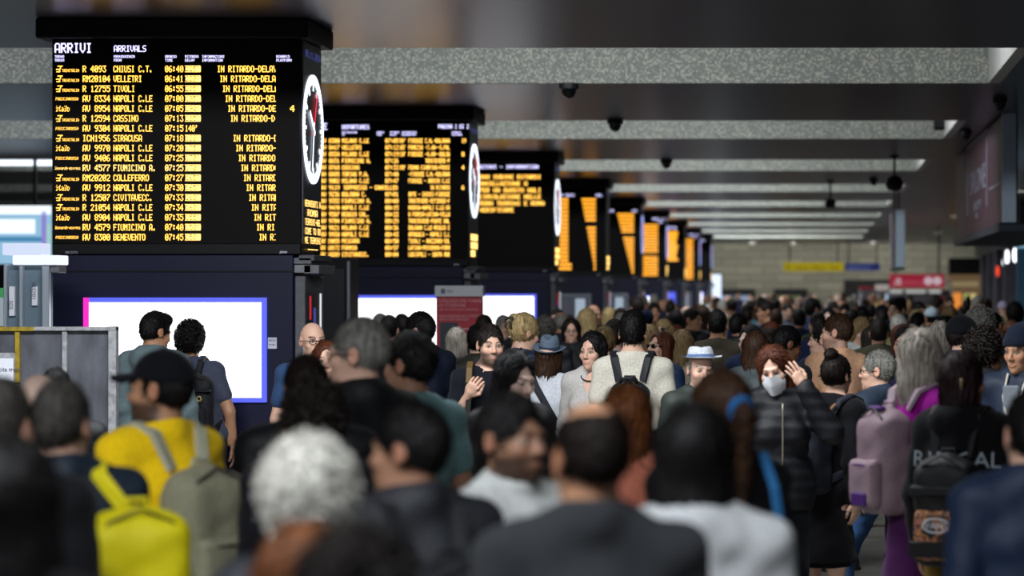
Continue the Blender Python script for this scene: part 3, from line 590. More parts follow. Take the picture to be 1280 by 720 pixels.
# ================================================================== PEOPLE: bodies grown as one implicit surface
def surf(f, xs, ys, zs):
    """surface nets on a tensor grid, f < 0 inside"""
    s = f < 0; nx, ny, nz = f.shape
    a = s[:-1, :-1, :-1].astype(np.int8); c = a.copy() * 0
    for i in (0, 1):
        for j in (0, 1):
            for k in (0, 1): c += s[i:nx - 1 + i, j:ny - 1 + j, k:nz - 1 + k]
    act = (c > 0) & (c < 8); I, J, K = np.nonzero(act)
    idx = -np.ones(act.shape, np.int64); idx[I, J, K] = np.arange(len(I))
    P = np.zeros((len(I), 3)); n = np.zeros(len(I))
    crn = [(i, j, k) for i in (0, 1) for j in (0, 1) for k in (0, 1)]; val = {q: f[I + q[0], J + q[1], K + q[2]] for q in crn}
    X = (xs[I], xs[I + 1]); Y = (ys[J], ys[J + 1]); Z = (zs[K], zs[K + 1])
    for q in crn:
        for ax in range(3):
            if q[ax]: continue
            r = list(q); r[ax] = 1; r = tuple(r); va, vb = val[q], val[r]; m = (va < 0) != (vb < 0)
            t = np.where(m, va / np.where(m, va - vb, 1), 0)
            p = [X[q[0]], Y[q[1]], Z[q[2]]]; e = [X[r[0]], Y[r[1]], Z[r[2]]]
            for d in range(3): P[:, d] += np.where(m, p[d] + t * (e[d] - p[d]), 0)
            n += m
    P /= n[:, None]; F = []
    for ax in range(3):
        sl0 = [slice(1, -1)] * 3; sl0[ax] = slice(0, -1); sl1 = [slice(1, -1)] * 3; sl1[ax] = slice(1, None)
        A, B = s[tuple(sl0)], s[tuple(sl1)]; D = np.nonzero(A != B); o = [d + (0 if q == ax else 1) for q, d in enumerate(D)]
        u, v = [(1, 2), (2, 0), (0, 1)][ax]
        def cell(du, dv):
            g = [x.copy() for x in o]; g[u] -= du; g[v] -= dv; return idx[g[0], g[1], g[2]]
        Q = np.stack([cell(1, 1), cell(0, 1), cell(0, 0), cell(1, 0)], 1); flip = B[D]
        Q[flip] = Q[flip][:, ::-1]; F.append(Q)
    F = np.concatenate(F); return P, F[(F >= 0).all(1)]
def smin(a, b, k):
    h = np.clip(.5 + .5 * (b - a) / k, 0, 1); return b + (a - b) * h - k * h * (1 - h)
def smax(a, b, k): return -smin(-a, -b, k)
def f_ell(x, y, z, c, r):
    px, py, pz = (x - c[0]), (y - c[1]), (z - c[2])
    k0 = np.sqrt((px / r[0]) ** 2 + (py / r[1]) ** 2 + (pz / r[2]) ** 2); k1 = np.sqrt((px / r[0] ** 2) ** 2 + (py / r[1] ** 2) ** 2 + (pz / r[2] ** 2) ** 2)
    return k0 * (k0 - 1) / np.maximum(k1, 1e-6)
def f_cap(x, y, z, a, b, ra, rb):
    a = np.asarray(a, float); ba = np.asarray(b, float) - a; px, py, pz = x - a[0], y - a[1], z - a[2]
    h = np.clip((px * ba[0] + py * ba[1] + pz * ba[2]) / max(ba @ ba, 1e-9), 0, 1)
    return np.sqrt((px - ba[0] * h) ** 2 + (py - ba[1] * h) ** 2 + (pz - ba[2] * h) ** 2) - (ra + (rb - ra) * h)
def f_box(x, y, z, c, h, r):
    qx, qy, qz = np.abs(x - c[0]) - h[0] + r, np.abs(y - c[1]) - h[1] + r, np.abs(z - c[2]) - h[2] + r
    return np.sqrt(np.maximum(qx, 0) ** 2 + np.maximum(qy, 0) ** 2 + np.maximum(qz, 0) ** 2) + np.minimum(np.maximum(qx, np.maximum(qy, qz)), 0) - r
def f_tor(x, y, z, c, R, r, fl=1.0):
    px, py, pz = x - c[0], y - c[1], (z - c[2]) / fl
    return np.sqrt((np.sqrt(px ** 2 + py ** 2) - R) ** 2 + pz ** 2) - r
def cap(a, b, ra, rb, k=.03, fr=None, sub=0): return (f_cap, (np.asarray(a, float), np.asarray(b, float), ra, rb), (np.asarray(a, float) + np.asarray(b, float)) / 2, np.linalg.norm(np.asarray(a, float) - np.asarray(b, float)) / 2 + max(ra, rb), k, fr, sub)
def ell(c, r, k=.03, fr=None, sub=0): return (f_ell, (c, r), np.asarray(c, float), max(r), k, fr, sub)
def box(c, h, r, k=.02, fr=None, sub=0): return (f_box, (c, h, r), np.asarray(c, float), float(np.linalg.norm(h)), k, fr, sub)
def tor(c, R, r, fl=1.0, k=.02, fr=None, sub=0): return (f_tor, (c, R, r, fl), np.asarray(c, float), R + r * max(1, fl), k, fr, sub)
def field(prims, xs, ys, zs):
    F = np.full((len(xs), len(ys), len(zs)), .5, np.float32)
    for fn, ar, c, rad, k, fr, sub in prims:
        cw = c if fr is None else fr[0] @ c + fr[1]; m = rad + k + .03; sl = []
        for g, v in zip((xs, ys, zs), cw): sl.append(slice(max(0, np.searchsorted(g, v - m) - 1), np.searchsorted(g, v + m) + 1))
        X, Y, Z = xs[sl[0]][:, None, None], ys[sl[1]][None, :, None], zs[sl[2]][None, None, :]
        if X.size == 0 or Y.size == 0 or Z.size == 0: continue
        if fr is not None:
            R, t = fr; X, Y, Z = X - t[0], Y - t[1], Z - t[2]
            X, Y, Z = X * R[0, 0] + Y * R[1, 0] + Z * R[2, 0], X * R[0, 1] + Y * R[1, 1] + Z * R[2, 1], X * R[0, 2] + Y * R[1, 2] + Z * R[2, 2]
        d = fn(X, Y, Z, *ar); sl = tuple(sl)
        F[sl] = smax(F[sl], -d, k) if sub else smin(F[sl], d, k)
    return F
def axis(lo, hi, h, fl=None, fh=None, fine=None):
    if fine is None or fine >= h: return np.arange(lo, hi + h, h)
    return np.concatenate([np.arange(lo, fl, h), np.arange(max(fl, lo), fh, fine), np.arange(max(fh, lo), hi + h, h)])
def rot(ax, deg):
    c, s = math.cos(math.radians(deg)), math.sin(math.radians(deg))
    return np.array({'x': [[1, 0, 0], [0, c, -s], [0, s, c]], 'y': [[c, 0, s], [0, 1, 0], [-s, 0, c]], 'z': [[c, -s, 0], [s, c, 0], [0, 0, 1]]}[ax])

# ---- hands: palm, four bent fingers of different length and a thumb from the palm's side (left hand, palm to -x, thumb to -y)
_HANDS = {}
def hand_mesh(curl):
    if curl in _HANDS: return _HANDS[curl]
    p = [ell((0, .002, -.05), (.016, .041, .052), .01), cap((0, 0, .03), (0, 0, -.03), .026, .024, .02)]
    for i, (y, L, r) in enumerate(((-.031, .074, .0088), (-.01, .083, .0092), (.012, .077, .0088), (.032, .06, .0078))):
        a = np.array([-.002, y, -.088 + .004 * abs(i - 1)]); ang = [curl * .55, curl * 1.25, curl * 1.9]; th = 0
        for q, f in enumerate((.45, .31, .24)):
            th = math.radians(ang[q]) + .05; d = np.array([-math.sin(th), .10 * (i - 1.3) * (1 if curl < 40 else .2), -math.cos(th)]); b = a + d * L * f
            p.append(cap(a, b, r * (1 - .08 * q), r * (.95 - .1 * q), .004)); a = b
    t = [np.array(v) for v in ((-.004, -.028, -.022), (-.012, -.052, -.05), (-.02, -.062 + curl * .0002, -.076), (-.03 - curl * .0002, -.06 + curl * .0003, -.1))]
    for a, b, r in ((t[0], t[1], .015), (t[1], t[2], .011), (t[2], t[3], .0095)): p.append(cap(a, b, r, r * .92, .008))
    xs, ys, zs = axis(-.11, .04, .0045), axis(-.09, .06, .0045), axis(-.19, .07, .0045)
    _HANDS[curl] = surf(field(p, xs, ys, zs), xs, ys, zs); return _HANDS[curl]

SKIN = dict(pale='#d8b8a8', fair='#cba28d', tan='#ad8063', olive='#98705a', brown='#6a4632', dark='#4a3026')
POSES = dict(  # elbow, wrist for the left (+x) side; mirrored for the right
    down=((.235, .03, 1.13), (.225, -.03, .89)), relaxed=((.24, .045, 1.14), (.19, -.14, .97)), phone=((.225, .02, 1.13), (.10, -.25, 1.13)), pocket=((.27, .07, 1.14), (.19, -.03, .97)),
    strap=((.235, -.0, 1.15), (.125, -.165, 1.33)), fold=((.235, .0, 1.14), (.02, -.20, 1.13)), brow=((.30, -.16, 1.28), (.13, -.17, 1.535)), back=((.235, .09, 1.13), (.22, .12, .89)), fwd=((.235, -.04, 1.13), (.225, -.14, .90)))
class Sk: pass
def skeleton(pose=('down', 'down'), lean=(0, 0), head=(0, 0, 0), fem=False, bulk=1.0, walk=0.0):
    S = Sk(); S.fem, S.bulk, S.walk = fem, bulk, walk; lx, ly = lean
    S.L = lambda p: np.array([p[0] + lx * max(0, p[2] - .95) / .6, p[1] + ly * max(0, p[2] - .95) / .6, p[2]], float)
    sw = (.15 if fem else .17) * (.75 + .25 * bulk); S.sw = sw
    S.sh = {s: S.L((s * sw, .0, 1.42)) for s in (1, -1)}; S.el = {}; S.wr = {}; S.pose = {}
    for s, n in ((1, pose[0]), (-1, pose[1])):
        E, W = POSES[n] if isinstance(n, str) else n; dx = sw - .178; S.pose[s] = n if isinstance(n, str) else 'phone'
        S.el[s] = S.L((s * (E[0] + dx), E[1], E[2])); S.wr[s] = S.L((s * (W[0] + dx * .5), W[1], W[2]))
    N = S.L((0, .018, 1.515)); yaw, pitch, roll = head; R = rot('z', yaw) @ rot('y', roll) @ rot('x', pitch)
    S.H = (R, N + R @ np.array([0, -.01, .135])); S.N = N
    return S
def torso(S, g=0.0):
    L, b, fem = S.L, S.bulk, S.fem; hw = .165 if fem else .155
    P = [ell(L((0, .005, .97)), (hw * b + g, .115 * b + g, .13 + g), .05), ell(L((0, .0, 1.13)), ((.118 if fem else .138) * b + g, .098 * b + g, .17), .06),
         ell(L((0, .005, 1.29)), ((.138 if fem else .158) * b + g, .108 * b + g, .19), .05), cap(L((-S.sw * .78, .008, 1.418)), L((S.sw * .78, .008, 1.418)), .056 + g * .8, .056 + g * .8, .05)]
    if fem: P += [ell(L((s * .068, -.088, 1.27)), (.058 + g * .6, .05 + g * .6, .058 + g * .6), .03) for s in (1, -1)]
    elif b > 1.08: P.append(ell(L((0, -.05, 1.08)), (.12 * b, .1 * b + g, .13), .05))
    for s in (1, -1): P.append(cap(L((s * S.sw * .78, .014, 1.425)), L((s * .03, .02, 1.515)), .045 + g * .7, .036 + g * .6, .04))
    return P
def arm(S, s, g=0.0, end=1.0, k=.035):
    a, e, w_ = S.sh[s], S.el[s], S.wr[s]; P = [ell(a, (.055 + g * .8,) * 3, k)]; f = .9 if S.fem else 1.0
    if end <= .5: return P + [cap(a, a + (e - a) * end * 2, .05 * f + g, .047 * f + g * 1.15, k)]
    return P + [cap(a, e, .05 * f + g, .04 * f + g, k), cap(e, e + (w_ - e) * (end - .5) * 2, .041 * f + g, (.028 if end == 1.0 else .033) * f + g * .8, .02)]
def leg(S, s, g=0.0, end=0.0):
    st = S.walk * s; b = (S.bulk + 1) / 2
    hip, kn, an = np.array((s * .085, .0, .92)), np.array((s * .095, -st * .6 - (.05 if st else 0), .5)), np.array((s * .1, .01 - st, .085 + (.07 if st < 0 else 0)))
    P = [cap(hip, kn, .083 * b + g, .056 + g, .05), cap(kn, an, .055 + g, .038 + g, .03)]
    return P, an
def head_prims(S):
    fr = S.H; f = .96 if S.fem else 1.0
    P = [cap(S.L((0, .02, 1.44)), fr[0] @ np.array((0, .022, -.075)) + fr[1], .056 * f, .052 * f, .03),
         ell((0, .012, .01), (.075, .094, .092), .02, fr), ell((0, -.028, -.05), (.06 if f == 1 else .0565, .07, .083), .03, fr), ell((0, -.045, -.098), (.047 if f == 1 else .0405, .048, .042), .03, fr), ell((0, -.082, -.12), (.018 if f == 1 else .014, .015, .015), .02, fr)]
    for s in (1, -1):
        P += [ell((s * .04, -.066, -.045), (.024, .022, .022), .02, fr), ell((s * .031, -.103, -.016), (.017, .014, .0115), .014, fr, 1)]
    P.append(cap((-.032, -.086, .004), (.032, -.086, .004), .0115, .0115, .012, fr))
    for s in (1, -1):
        P += [ell((s * .031, -.0775, -.017), (.0138,) * 3, .003, fr), ell((s * .078, .014, -.022), (.009, .02, .032), .008, fr), ell((s * .084, .012, -.018), (.005, .01, .017), .006, fr, 1), ell((s * .012, -.103, -.052), (.0085, .009, .008), .006, fr)]
    P += [cap((0, -.089, -.008), (0, -.112, -.046), .0085, .0125, .01, fr), ell((0, -.0965, -.081), (.0235, .0085, .005), .007, fr), ell((0, -.0955, -.0905), (.019, .009, .006), .007, fr), ell((0, -.106, -.0857), (.021, .006, .0012), .003, fr, 1)]
    return P
def sstep(a, b, x): t = np.clip((x - a) / (b - a), 0, 1); return t * t * (3 - 2 * t)
def skin_colour(V, S, tone, hair, beard=0.0, lips=1.0):
    base = np.array(lin(SKIN[tone])); C = np.tile(base, (len(V), 1)); h = (V - S.H[1]) @ S.H[0]; x, y, z = h.T; ax = np.abs(x); inh = (z > -.16) & (np.hypot(x, y) < .14)
    hc = np.array(lin(HAIRC[hair]))
    def mixc(w_, c): nonlocal C; w_ = (w_ * inh)[:, None]; C = C * (1 - w_) + np.array(c) * w_
    front = y < -.055
    mixc(.35 * np.exp(-((ax - .045) / .02) ** 2 - ((z + .05) / .02) ** 2) * front, base * (1.05, .8, .75)); mixc(.3 * np.exp(-(x / .02) ** 2 - ((z + .05) / .016) ** 2) * front, base * (1.05, .8, .76))
    mixc(.5 * (ax > .075) * (np.abs(z + .02) < .035), base * (1.05, .75, .68))
    if beard:
        w_ = sstep(-.045, -.075, z) * sstep(.045, .01, y) * (1 - np.exp(-(x / .024) ** 2 - ((z + .086) / .011) ** 2)) ; w_ = np.maximum(w_, np.exp(-(x / .03) ** 2 - ((z + .068) / .007) ** 2) * front); w_ *= sstep(-.16, -.13, z)
        mixc(beard * w_, hc * .9 + base * .1)
    mixc(lips * .75 * (np.exp(-np.clip((np.hypot(x / .0225, (z + .0858) / .0095)) ** 2 * 1.2, 0, 30)) * (y < -.085)), base * (.85, .5, .5))
    mixc(.95 * sstep(.005 if S.fem else .0068, .002 if S.fem else .0032, np.abs(z - .0045 - .006 * np.sin(np.clip((ax - .012) / .04, 0, 1) * 2.6))) * (ax > .011) * (ax < .05) * front, hc * .8 + base * .12)
    e = np.hypot((ax - .031) / .0135, (z + .017) / .0058); mixc(sstep(1.35, 1.0, e) * front, (.03, .02, .018)); mixc(sstep(1.0, .8, e) * front, (.36, .34, .32))
    mixc(sstep(.0066, .005, np.hypot(ax - .031, z + .0165)) * (e < 1.05) * front, (.03, .018, .012))
    mixc(.4 * np.exp(-((ax - .031) / .015) ** 2 - ((z + .031) / .006) ** 2) * front, base * .62)
    return C
SKINM = mat('skin', '#c09a86', .5, 0, .06, 160, .07, spec=.35, vcol=True)
def vmesh(name, V, F, C=None, smooth=True):
    me = mesh(name, V, F, smooth)
    if C is not None:
        at = me.color_attributes.new('Col', 'FLOAT_COLOR', 'POINT'); at.data.foreach_set('color', np.concatenate([C, np.ones((len(C), 1))], 1).astype(np.float32).ravel())
    return me
def body_mesh(S, tone, hair, fine=.0075, beard=0, lips=1.0):
    P = torso(S) + arm(S, 1) + arm(S, -1); pts = [S.el[1], S.el[-1], S.wr[1], S.wr[-1]]
    for s in (1, -1):
        q, an = leg(S, s); P += q + [cap(an + (0, .03, -.045), an + (0, -.11, -.05), .035, .03, .03)]
    P += head_prims(S); c = S.H[1]; pts = np.array(pts)
    lo = np.minimum(pts.min(0) - .09, (-.3, -.36, 0)); hi = np.maximum(pts.max(0) + .09, (.3, .3, 1))
    for d in range(2): lo[d] = min(lo[d], c[d] - .17); hi[d] = max(hi[d], c[d] + .17)
    xs = axis(lo[0], hi[0], .022, c[0] - .1, c[0] + .1, fine); ys = axis(lo[1], hi[1], .022, c[1] - .135, c[1] + .12, fine); zs = axis(-.02, c[2] + .14, .022, c[2] - .16, c[2] + .125, fine)
    V, F = surf(field(P, xs, ys, zs), xs, ys, zs); V = [V]; F = [F]; n = len(V[0])
    for s in (1, -1):
        curl = {'phone': 55, 'strap': 60, 'brow': 12, 'fold': 40}.get(S.pose[s], 22); hv, hf = hand_mesh(curl); f = S.wr[s] - S.el[s]; f /= np.linalg.norm(f)
        nrm = np.array({'phone': (-s * .5, -.3, .8), 'strap': (-s * .3, .9, .2), 'brow': (-s * .5, .85, .1)}.get(S.pose[s], (-s, 0, 0)), float); nrm -= f * (nrm @ f); nrm /= np.linalg.norm(nrm)
        u = np.cross(-f, -nrm) * 1.0; B = np.stack([-nrm, u, -f], 1)   # local x = -palm normal, z = -forearm
        hv = hv * (1, s, 1) if (np.linalg.det(B) > 0) == (s > 0) else hv
        sc = .92 if S.fem else 1.0; hv2 = hv * (1, s * 1.0, 1) if False else hv
        ff = hf if s > 0 else hf[:, ::-1]; V.append((hv2 * sc) @ B.T + S.wr[s]); F.append(ff + n); n += len(hv)
    V = np.concatenate(V); return vmesh('body', V, np.concatenate(F), skin_colour(V, S, tone, hair, beard, lips))
def folds(X, Y, Z, a): return a * (np.sin(31 * X + 17 * Z + 9 * Y) * np.sin(23 * Z - 19 * X + 1) + .6 * np.sin(53 * Z + 37 * Y + 8 * X) * np.sin(29 * X + 11))
TOPS = dict(tee=(.014, .30, .90), shirt=(.02, .97, .90), sweater=(.024, .97, .9), cardigan=(.022, .97, .82), jacket=(.033, .98, .86), puffer=(.045, .97, .86), hoodie=(.033, .97, .87), coat=(.036, .98, .62), blouse=(.028, .62, .92), dress=(.016, .3, .55), longdress=(.022, .97, .5))
def top_mesh(S, style, h=.014):
    g, end, hem = TOPS[style]; P = torso(S, g)
    if hem < .87: P += [cap((0, .01, 1.0), (0, .0, hem), .135 * S.bulk + g, .145 * S.bulk + g, .05)]
    for s in (1, -1): P += arm(S, s, g * (.9 if style != 'puffer' else .75), end)
    if style in ('shirt', 'jacket', 'coat', 'cardigan'): P.append(tor(S.N + (0, -.0, -.012), .066, .014 + g * .12, 2.0, .012))
    if style == 'puffer': P.append(tor(S.N + (0, 0, .0), .075, .022, 1.8, .02))
    P.append(ell(S.L((0, .042, 1.465)), (.105, .05 + g * .6, .08), .04))
    if style == 'hoodie': P += [ell(S.L((0, .085, 1.455)), (.125, .062, .085), .03), tor(S.L((0, .02, 1.475)), .085, .026, 1.2, .03)]
    pts = np.array([S.el[1], S.el[-1], S.wr[1], S.wr[-1]]); m = .1 + g
    lo = np.minimum(pts.min(0) - m, (-.27, -.26, 0)); hi = np.maximum(pts.max(0) + m, (.27, .26, 0))
    xs, ys, zs = axis(lo[0], hi[0], h), axis(lo[1], hi[1], h), axis(min(hem, pts[:, 2].min()) - .06, max(1.62, pts[:, 2].max() + .06), h)
    F = field(P, xs, ys, zs); X, Y, Z = xs[:, None, None], ys[None, :, None], zs[None, None, :]
    F = F + (folds(X, Y, Z, .005 if style != 'tee' else .0035) if style != 'puffer' else .007 * np.abs(np.sin(Z * 48)) - .004)
    N = S.N; collar = style in ('shirt', 'jacket', 'coat', 'cardigan', 'puffer', 'hoodie'); zc = N[2] + (.045 if collar else .022); slope = .3 if collar else .34
    cen = (np.hypot(X - N[0], Y - N[1] + .01) < .13)
    F = np.where(cen, np.maximum(F, (Z - zc) - (Y - N[1] - .06) * slope), F)
    F = smax(F, -f_cap(X, Y, Z, N + (0, -.012, -.045), N + (0, -.016, .1), .05, .06), .008)
    if getattr(S, 'vneck', 0): F = smax(F, -f_ell(X, Y, Z, S.L((0, -.13, 1.45)), (.055, .09, .1)), .01)
    inner = (np.abs(X) < .24) & (Z < hem); F = np.where(inner & (Z < hem + .0), np.maximum(F, (hem - Z)), F)
    V, Fc = surf(F.astype(np.float32), xs, ys, zs); return vmesh('top', V, Fc)
_CACHE = {}
def trousers_mesh(bulk, fem, walk, skirt=False):
    key = ('tr', bulk > 1.05, fem, walk, skirt)
    if key in _CACHE: return _CACHE[key]
    S = skeleton(fem=fem, bulk=1.1 if bulk > 1.05 else 1.0, walk=walk); P = torso(S, .008)[:2]
    if skirt: P += [cap((0, 0, .95), (0, 0, .52), .15, .2, .05)]
    else:
        for s in (1, -1): P += leg(S, s, .014)[0]
    ex = .1 + abs(walk); xs, ys, zs = axis(-.27, .27, .017), axis(-.27 - ex, .2 + ex, .017), axis(.03, 1.1, .017); F = field(P, xs, ys, zs)
    X, Y, Z = xs[:, None, None], ys[None, :, None], zs[None, None, :]; F = F + folds(X, Y, Z, .004); F = np.maximum(F, np.maximum(Z - 1.03, (.52 if skirt else .075) - Z))
    _CACHE[key] = vmesh('trousers', *surf(F.astype(np.float32), xs, ys, zs)); return _CACHE[key]
def shoe_mesh():
    if 'shoe' not in _CACHE:
        P = [cap((0, .045, .04), (0, -.12, .03), .046, .038, .02), cap((0, .04, .05), (0, .03, .1), .042, .045, .02), box((0, -.035, .012), (.045, .13, .014), .012, .01)]
        xs, ys, zs = axis(-.08, .08, .01), axis(-.2, .13, .01), axis(-.01, .16, .01); F = field(P, xs, ys, zs); Z = zs[None, None, :]
        F = np.maximum(F, np.maximum(-Z, Z - .12)); _CACHE['shoe'] = vmesh('shoe', *surf(F.astype(np.float32), xs, ys, zs))
    return _CACHE['shoe']
# ---- hair, in head coordinates
def hair_mesh(kind, h=.007, L=1.0, seed=0, cut=False):
    key = ('hair', kind, h, L, seed, cut)
    if key in _CACHE: return _CACHE[key]
    lo, hi = [-.15, -.14, -.12], [.15, .17, .16]
    if kind in ('long', 'pony'): lo[2] = -.2 - .24 * L
    if kind == 'bob': lo[2] = -.2
    if kind in ('bun', 'afro', 'clip'): hi = [.15, .2, .2]
    xs, ys, zs = axis(lo[0], hi[0], h), axis(lo[1], hi[1], h), axis(lo[2], hi[2], h); X, Y, Z = xs[:, None, None], ys[None, :, None], zs[None, None, :]
    E = lambda c, r: f_ell(X, Y, Z, c, r); K = lambda a, b, ra, rb: f_cap(X, Y, Z, a, b, ra, rb)
    t = dict(short=.016, buzz=.003, crop=.008, ring=.007, curly=.03, afro=.045, long=.013, bob=.016, pony=.008, bun=.009, clip=.014, quiff=.018, fluffy=.03)[kind]
    sx = .0785 if kind in ('short', 'buzz', 'crop', 'ring', 'quiff') else .081 + t * .45
    F = E((0, .014, .013), (sx, .0985 + t * .55, .0945 + t))
    if kind == 'quiff': F = smin(F, E((0, -.05, .085), (.06, .05, .035)), .03)
    F = smax(F, -E((0, -.112, -.06), (.068, .068, .105)), .01)
    if kind in ('short', 'crop', 'quiff', 'buzz', 'curly'): F = smax(F, -E((0, -.108, -.04), (.064, .062, .102)), .008)
    nape = (-.052 - .42 * Y) if kind in ('short', 'buzz', 'crop', 'ring', 'quiff') else (-.07 - .42 * Y)
    Fs = np.maximum(F, nape - Z)
    if kind in ('short', 'buzz', 'crop', 'ring', 'quiff'): F = smax(Fs, -E((.082, .012, -.026), (.022, .024, .036)), .006); F = smax(F, -E((-.082, .012, -.026), (.022, .024, .036)), .006)
    elif kind in ('pony', 'bun', 'clip'): F = smax(Fs, -E((.085, .012, -.03), (.02, .022, .034)), .006); F = smax(F, -E((-.085, .012, -.03), (.02, .022, .034)), .006)
    if kind == 'ring': F = smax(F, -E((0, -.03, .105), (.075, .115, .085)), .01)
    if kind in ('long', 'bob'):
        bot = -.1 - .21 * L if kind == 'long' else -.165; mid = bot * .45
        D = E((0, .04, mid), (.088, .068, abs(bot) * .72))
        for s in (1, -1): D = smin(D, K((s * .066, .014, .02), (s * .08, .012, bot + .02), .032, .02), .02)
        F = smin(F, D, .025); F = np.maximum(F, bot - Z + .012 * np.sin(X * 60 + 2)); F = smax(F, -E((0, -.125, -.075), (.069, .1, .165)), .01); F = F + .006 * np.exp(-(X / .005) ** 2) * (Z > .05) * (Y < .06); F = smax(F, -E((0, -.03, -.2), (.045, .05, .1)), .01)
    if kind == 'pony': F = smin(F, K((0, .1, .03), (0, .135, -.02), .025, .03), .015); F = smin(F, K((0, .135, -.02), (0, .11, -.1 - .2 * L), .032, .012), .01)
    if kind == 'bun': F = smin(F, E((.0, .07, .115), (.042, .042, .036)), .008)
    if kind == 'clip': F = smin(F, E((0, .1, .04), (.042, .036, .06)), .02)
    if kind == 'fluffy': F = smin(F, E((0, .02, .02), (.1, .115, .108)), .02)
    ph = np.arctan2(X, Y - .005 + 0 * Z)
    if kind in ('curly', 'afro', 'fluffy'): D = .006 * np.sin(X * 95 + 2 * np.sin(Z * 60 + seed)) * np.sin(Y * 88 + 2 * np.sin(X * 50)) * np.sin(Z * 92 + seed) * 1.1 + .003 * np.sin(X * 170 + Y * 60) * np.sin(Z * 160 + Y * 120)
    elif kind in ('long', 'bob', 'pony', 'bun', 'clip'): D = .0016 * np.sin(ph * 23 + 3 * np.sin(Z * 22 + seed)) + .0014 * np.sin(ph * 57 + Z * 35)
    elif kind == 'buzz': D = 0 * X
    else: D = .0022 * np.sin(X * 130 + 2 * np.sin(Y * 60 + seed) + Z * 40) * np.sin(Y * 105 + 2 * np.sin(Z * 70)) * np.sin(Z * 120 + X * 50 + seed)
    F = F + D
    if cut: F = np.maximum(F, Z - .03 + .12 * Y); F = np.maximum(F, -.03 - Y - .5 * np.maximum(0, -.02 - Z))
    V, Fc = surf(F.astype(np.float32) + 0 * (X + Y + Z), xs, ys, zs); _CACHE[key] = (V, Fc); return V, Fc
def strands(V, F, kind, n, seed):
    """thin locks lying along the flow of the hair, part of the same hair mesh"""
    g = np.random.default_rng(seed); P = V[F]; N = np.cross(P[:, 2] - P[:, 0], P[:, 3] - P[:, 1]); ln = np.linalg.norm(N, axis=1) + 1e-12
    i = g.choice(len(F), n, p=ln / ln.sum()); c = P[i].mean(1) + (P[i, 0] - P[i].mean(1)) * g.uniform(-1, 1, (n, 1)); nr = N[i] / ln[i, None]
    out = np.sum(nr * (c - (0, .02, -.02)), 1) > 0; c, nr = c[out], nr[out]; n = len(c); r = g.normal(0, 1, (n, 3))
    lng = kind in ('long', 'bob', 'pony', 'bun', 'clip')
    if lng:
        fl = np.where((c[:, 2] > .055)[:, None], np.stack([np.sign(c[:, 0]) * 1.0, .4 + 0 * c[:, 0], -.5 + 0 * c[:, 0]], 1), np.array((0, .12, -1.0))) if kind in ('long', 'bob') else np.stack([-c[:, 0] * 4, 1 + 0 * c[:, 0], .1 - c[:, 2] * 5], 1)
        fl = fl + r * .12; L = g.uniform(.035, .085, n); w_ = .0026; lift = .004
    elif kind in ('curly', 'afro', 'fluffy'): fl = r; L = g.uniform(.012, .03, n); w_ = .003; lift = .012
    else: fl = np.array((0, .7, -.45)) + r * .35 + np.where((c[:, 2] > .07)[:, None], np.array((.3, -.5, .3)), 0); L = g.uniform(.010, .024, n) * (.6 if kind in ('buzz', 'ring') else 1); w_ = .0022; lift = .0045
    if lng: L = np.where(c[:, 2] > .0, np.minimum(L, .045), L); lift = .003
    if kind in ('pony', 'bun', 'clip'): L = L * .5
    t = fl - nr * np.sum(fl * nr, 1)[:, None]; t /= np.linalg.norm(t, axis=1)[:, None] + 1e-9; u = np.cross(t, nr) * w_; L = L[:, None]
    cv = np.where((c[:, 2] > -.03)[:, None], L * L / .19, 0); a = c - nr * .002; b_ = c + t * L * .5 + nr * (lift - cv * .25); e = c + t * L + nr * (lift * (.6 if lng else 1.3) - cv)
    W = np.stack([a - u, a + u, b_ + u, b_ - u, e + u * .3, e - u * .3], 1).reshape(-1, 3); k = np.arange(n)[:, None] * 6
    Q = np.concatenate([k + (0, 1, 2, 3), k + (3, 2, 4, 5)]) + len(V)
    return np.concatenate([V, W]), np.concatenate([F, Q])
def headed(S, V): return np.asarray(V) @ S.H[0].T + S.H[1]
def cap_mesh(kind):
    key = ('hat', kind)
    if key in _CACHE: return _CACHE[key]
    h = .006; xs, ys, zs = axis(-.13, .13, h), axis(-.23, .15, h), axis(-.06, .16, h); X, Y, Z = xs[:, None, None], ys[None, :, None], zs[None, None, :]
    F = f_ell(X, Y, Z, (0, .014, .02), (.091, .112, .104 if kind == 'cap' else .112))
    if kind == 'cap':
        F = np.maximum(F, .018 - .12 * (Y) - Z); B = np.maximum(f_ell(X, Y, Z, (0, -.105, .03), (.076, .075, .06)), np.abs(Z - .034 + .25 * (Y + .1) * -1 * .35 + X * X * 4.5) - .007); F = smin(F, B, .008); F = smin(F, f_ell(X, Y, Z, (0, .012, .124), (.01, .01, .007)), .004)
    else:
        F = np.maximum(F, -.002 - .28 * Y - Z); F = smin(F, np.maximum(f_ell(X, Y, Z, (0, .014, .02), (.097, .118, .11)), np.abs(Z - .018 + .28 * Y) - .022), .006)
    _CACHE[key] = surf(F.astype(np.float32), xs, ys, zs); return _CACHE[key]
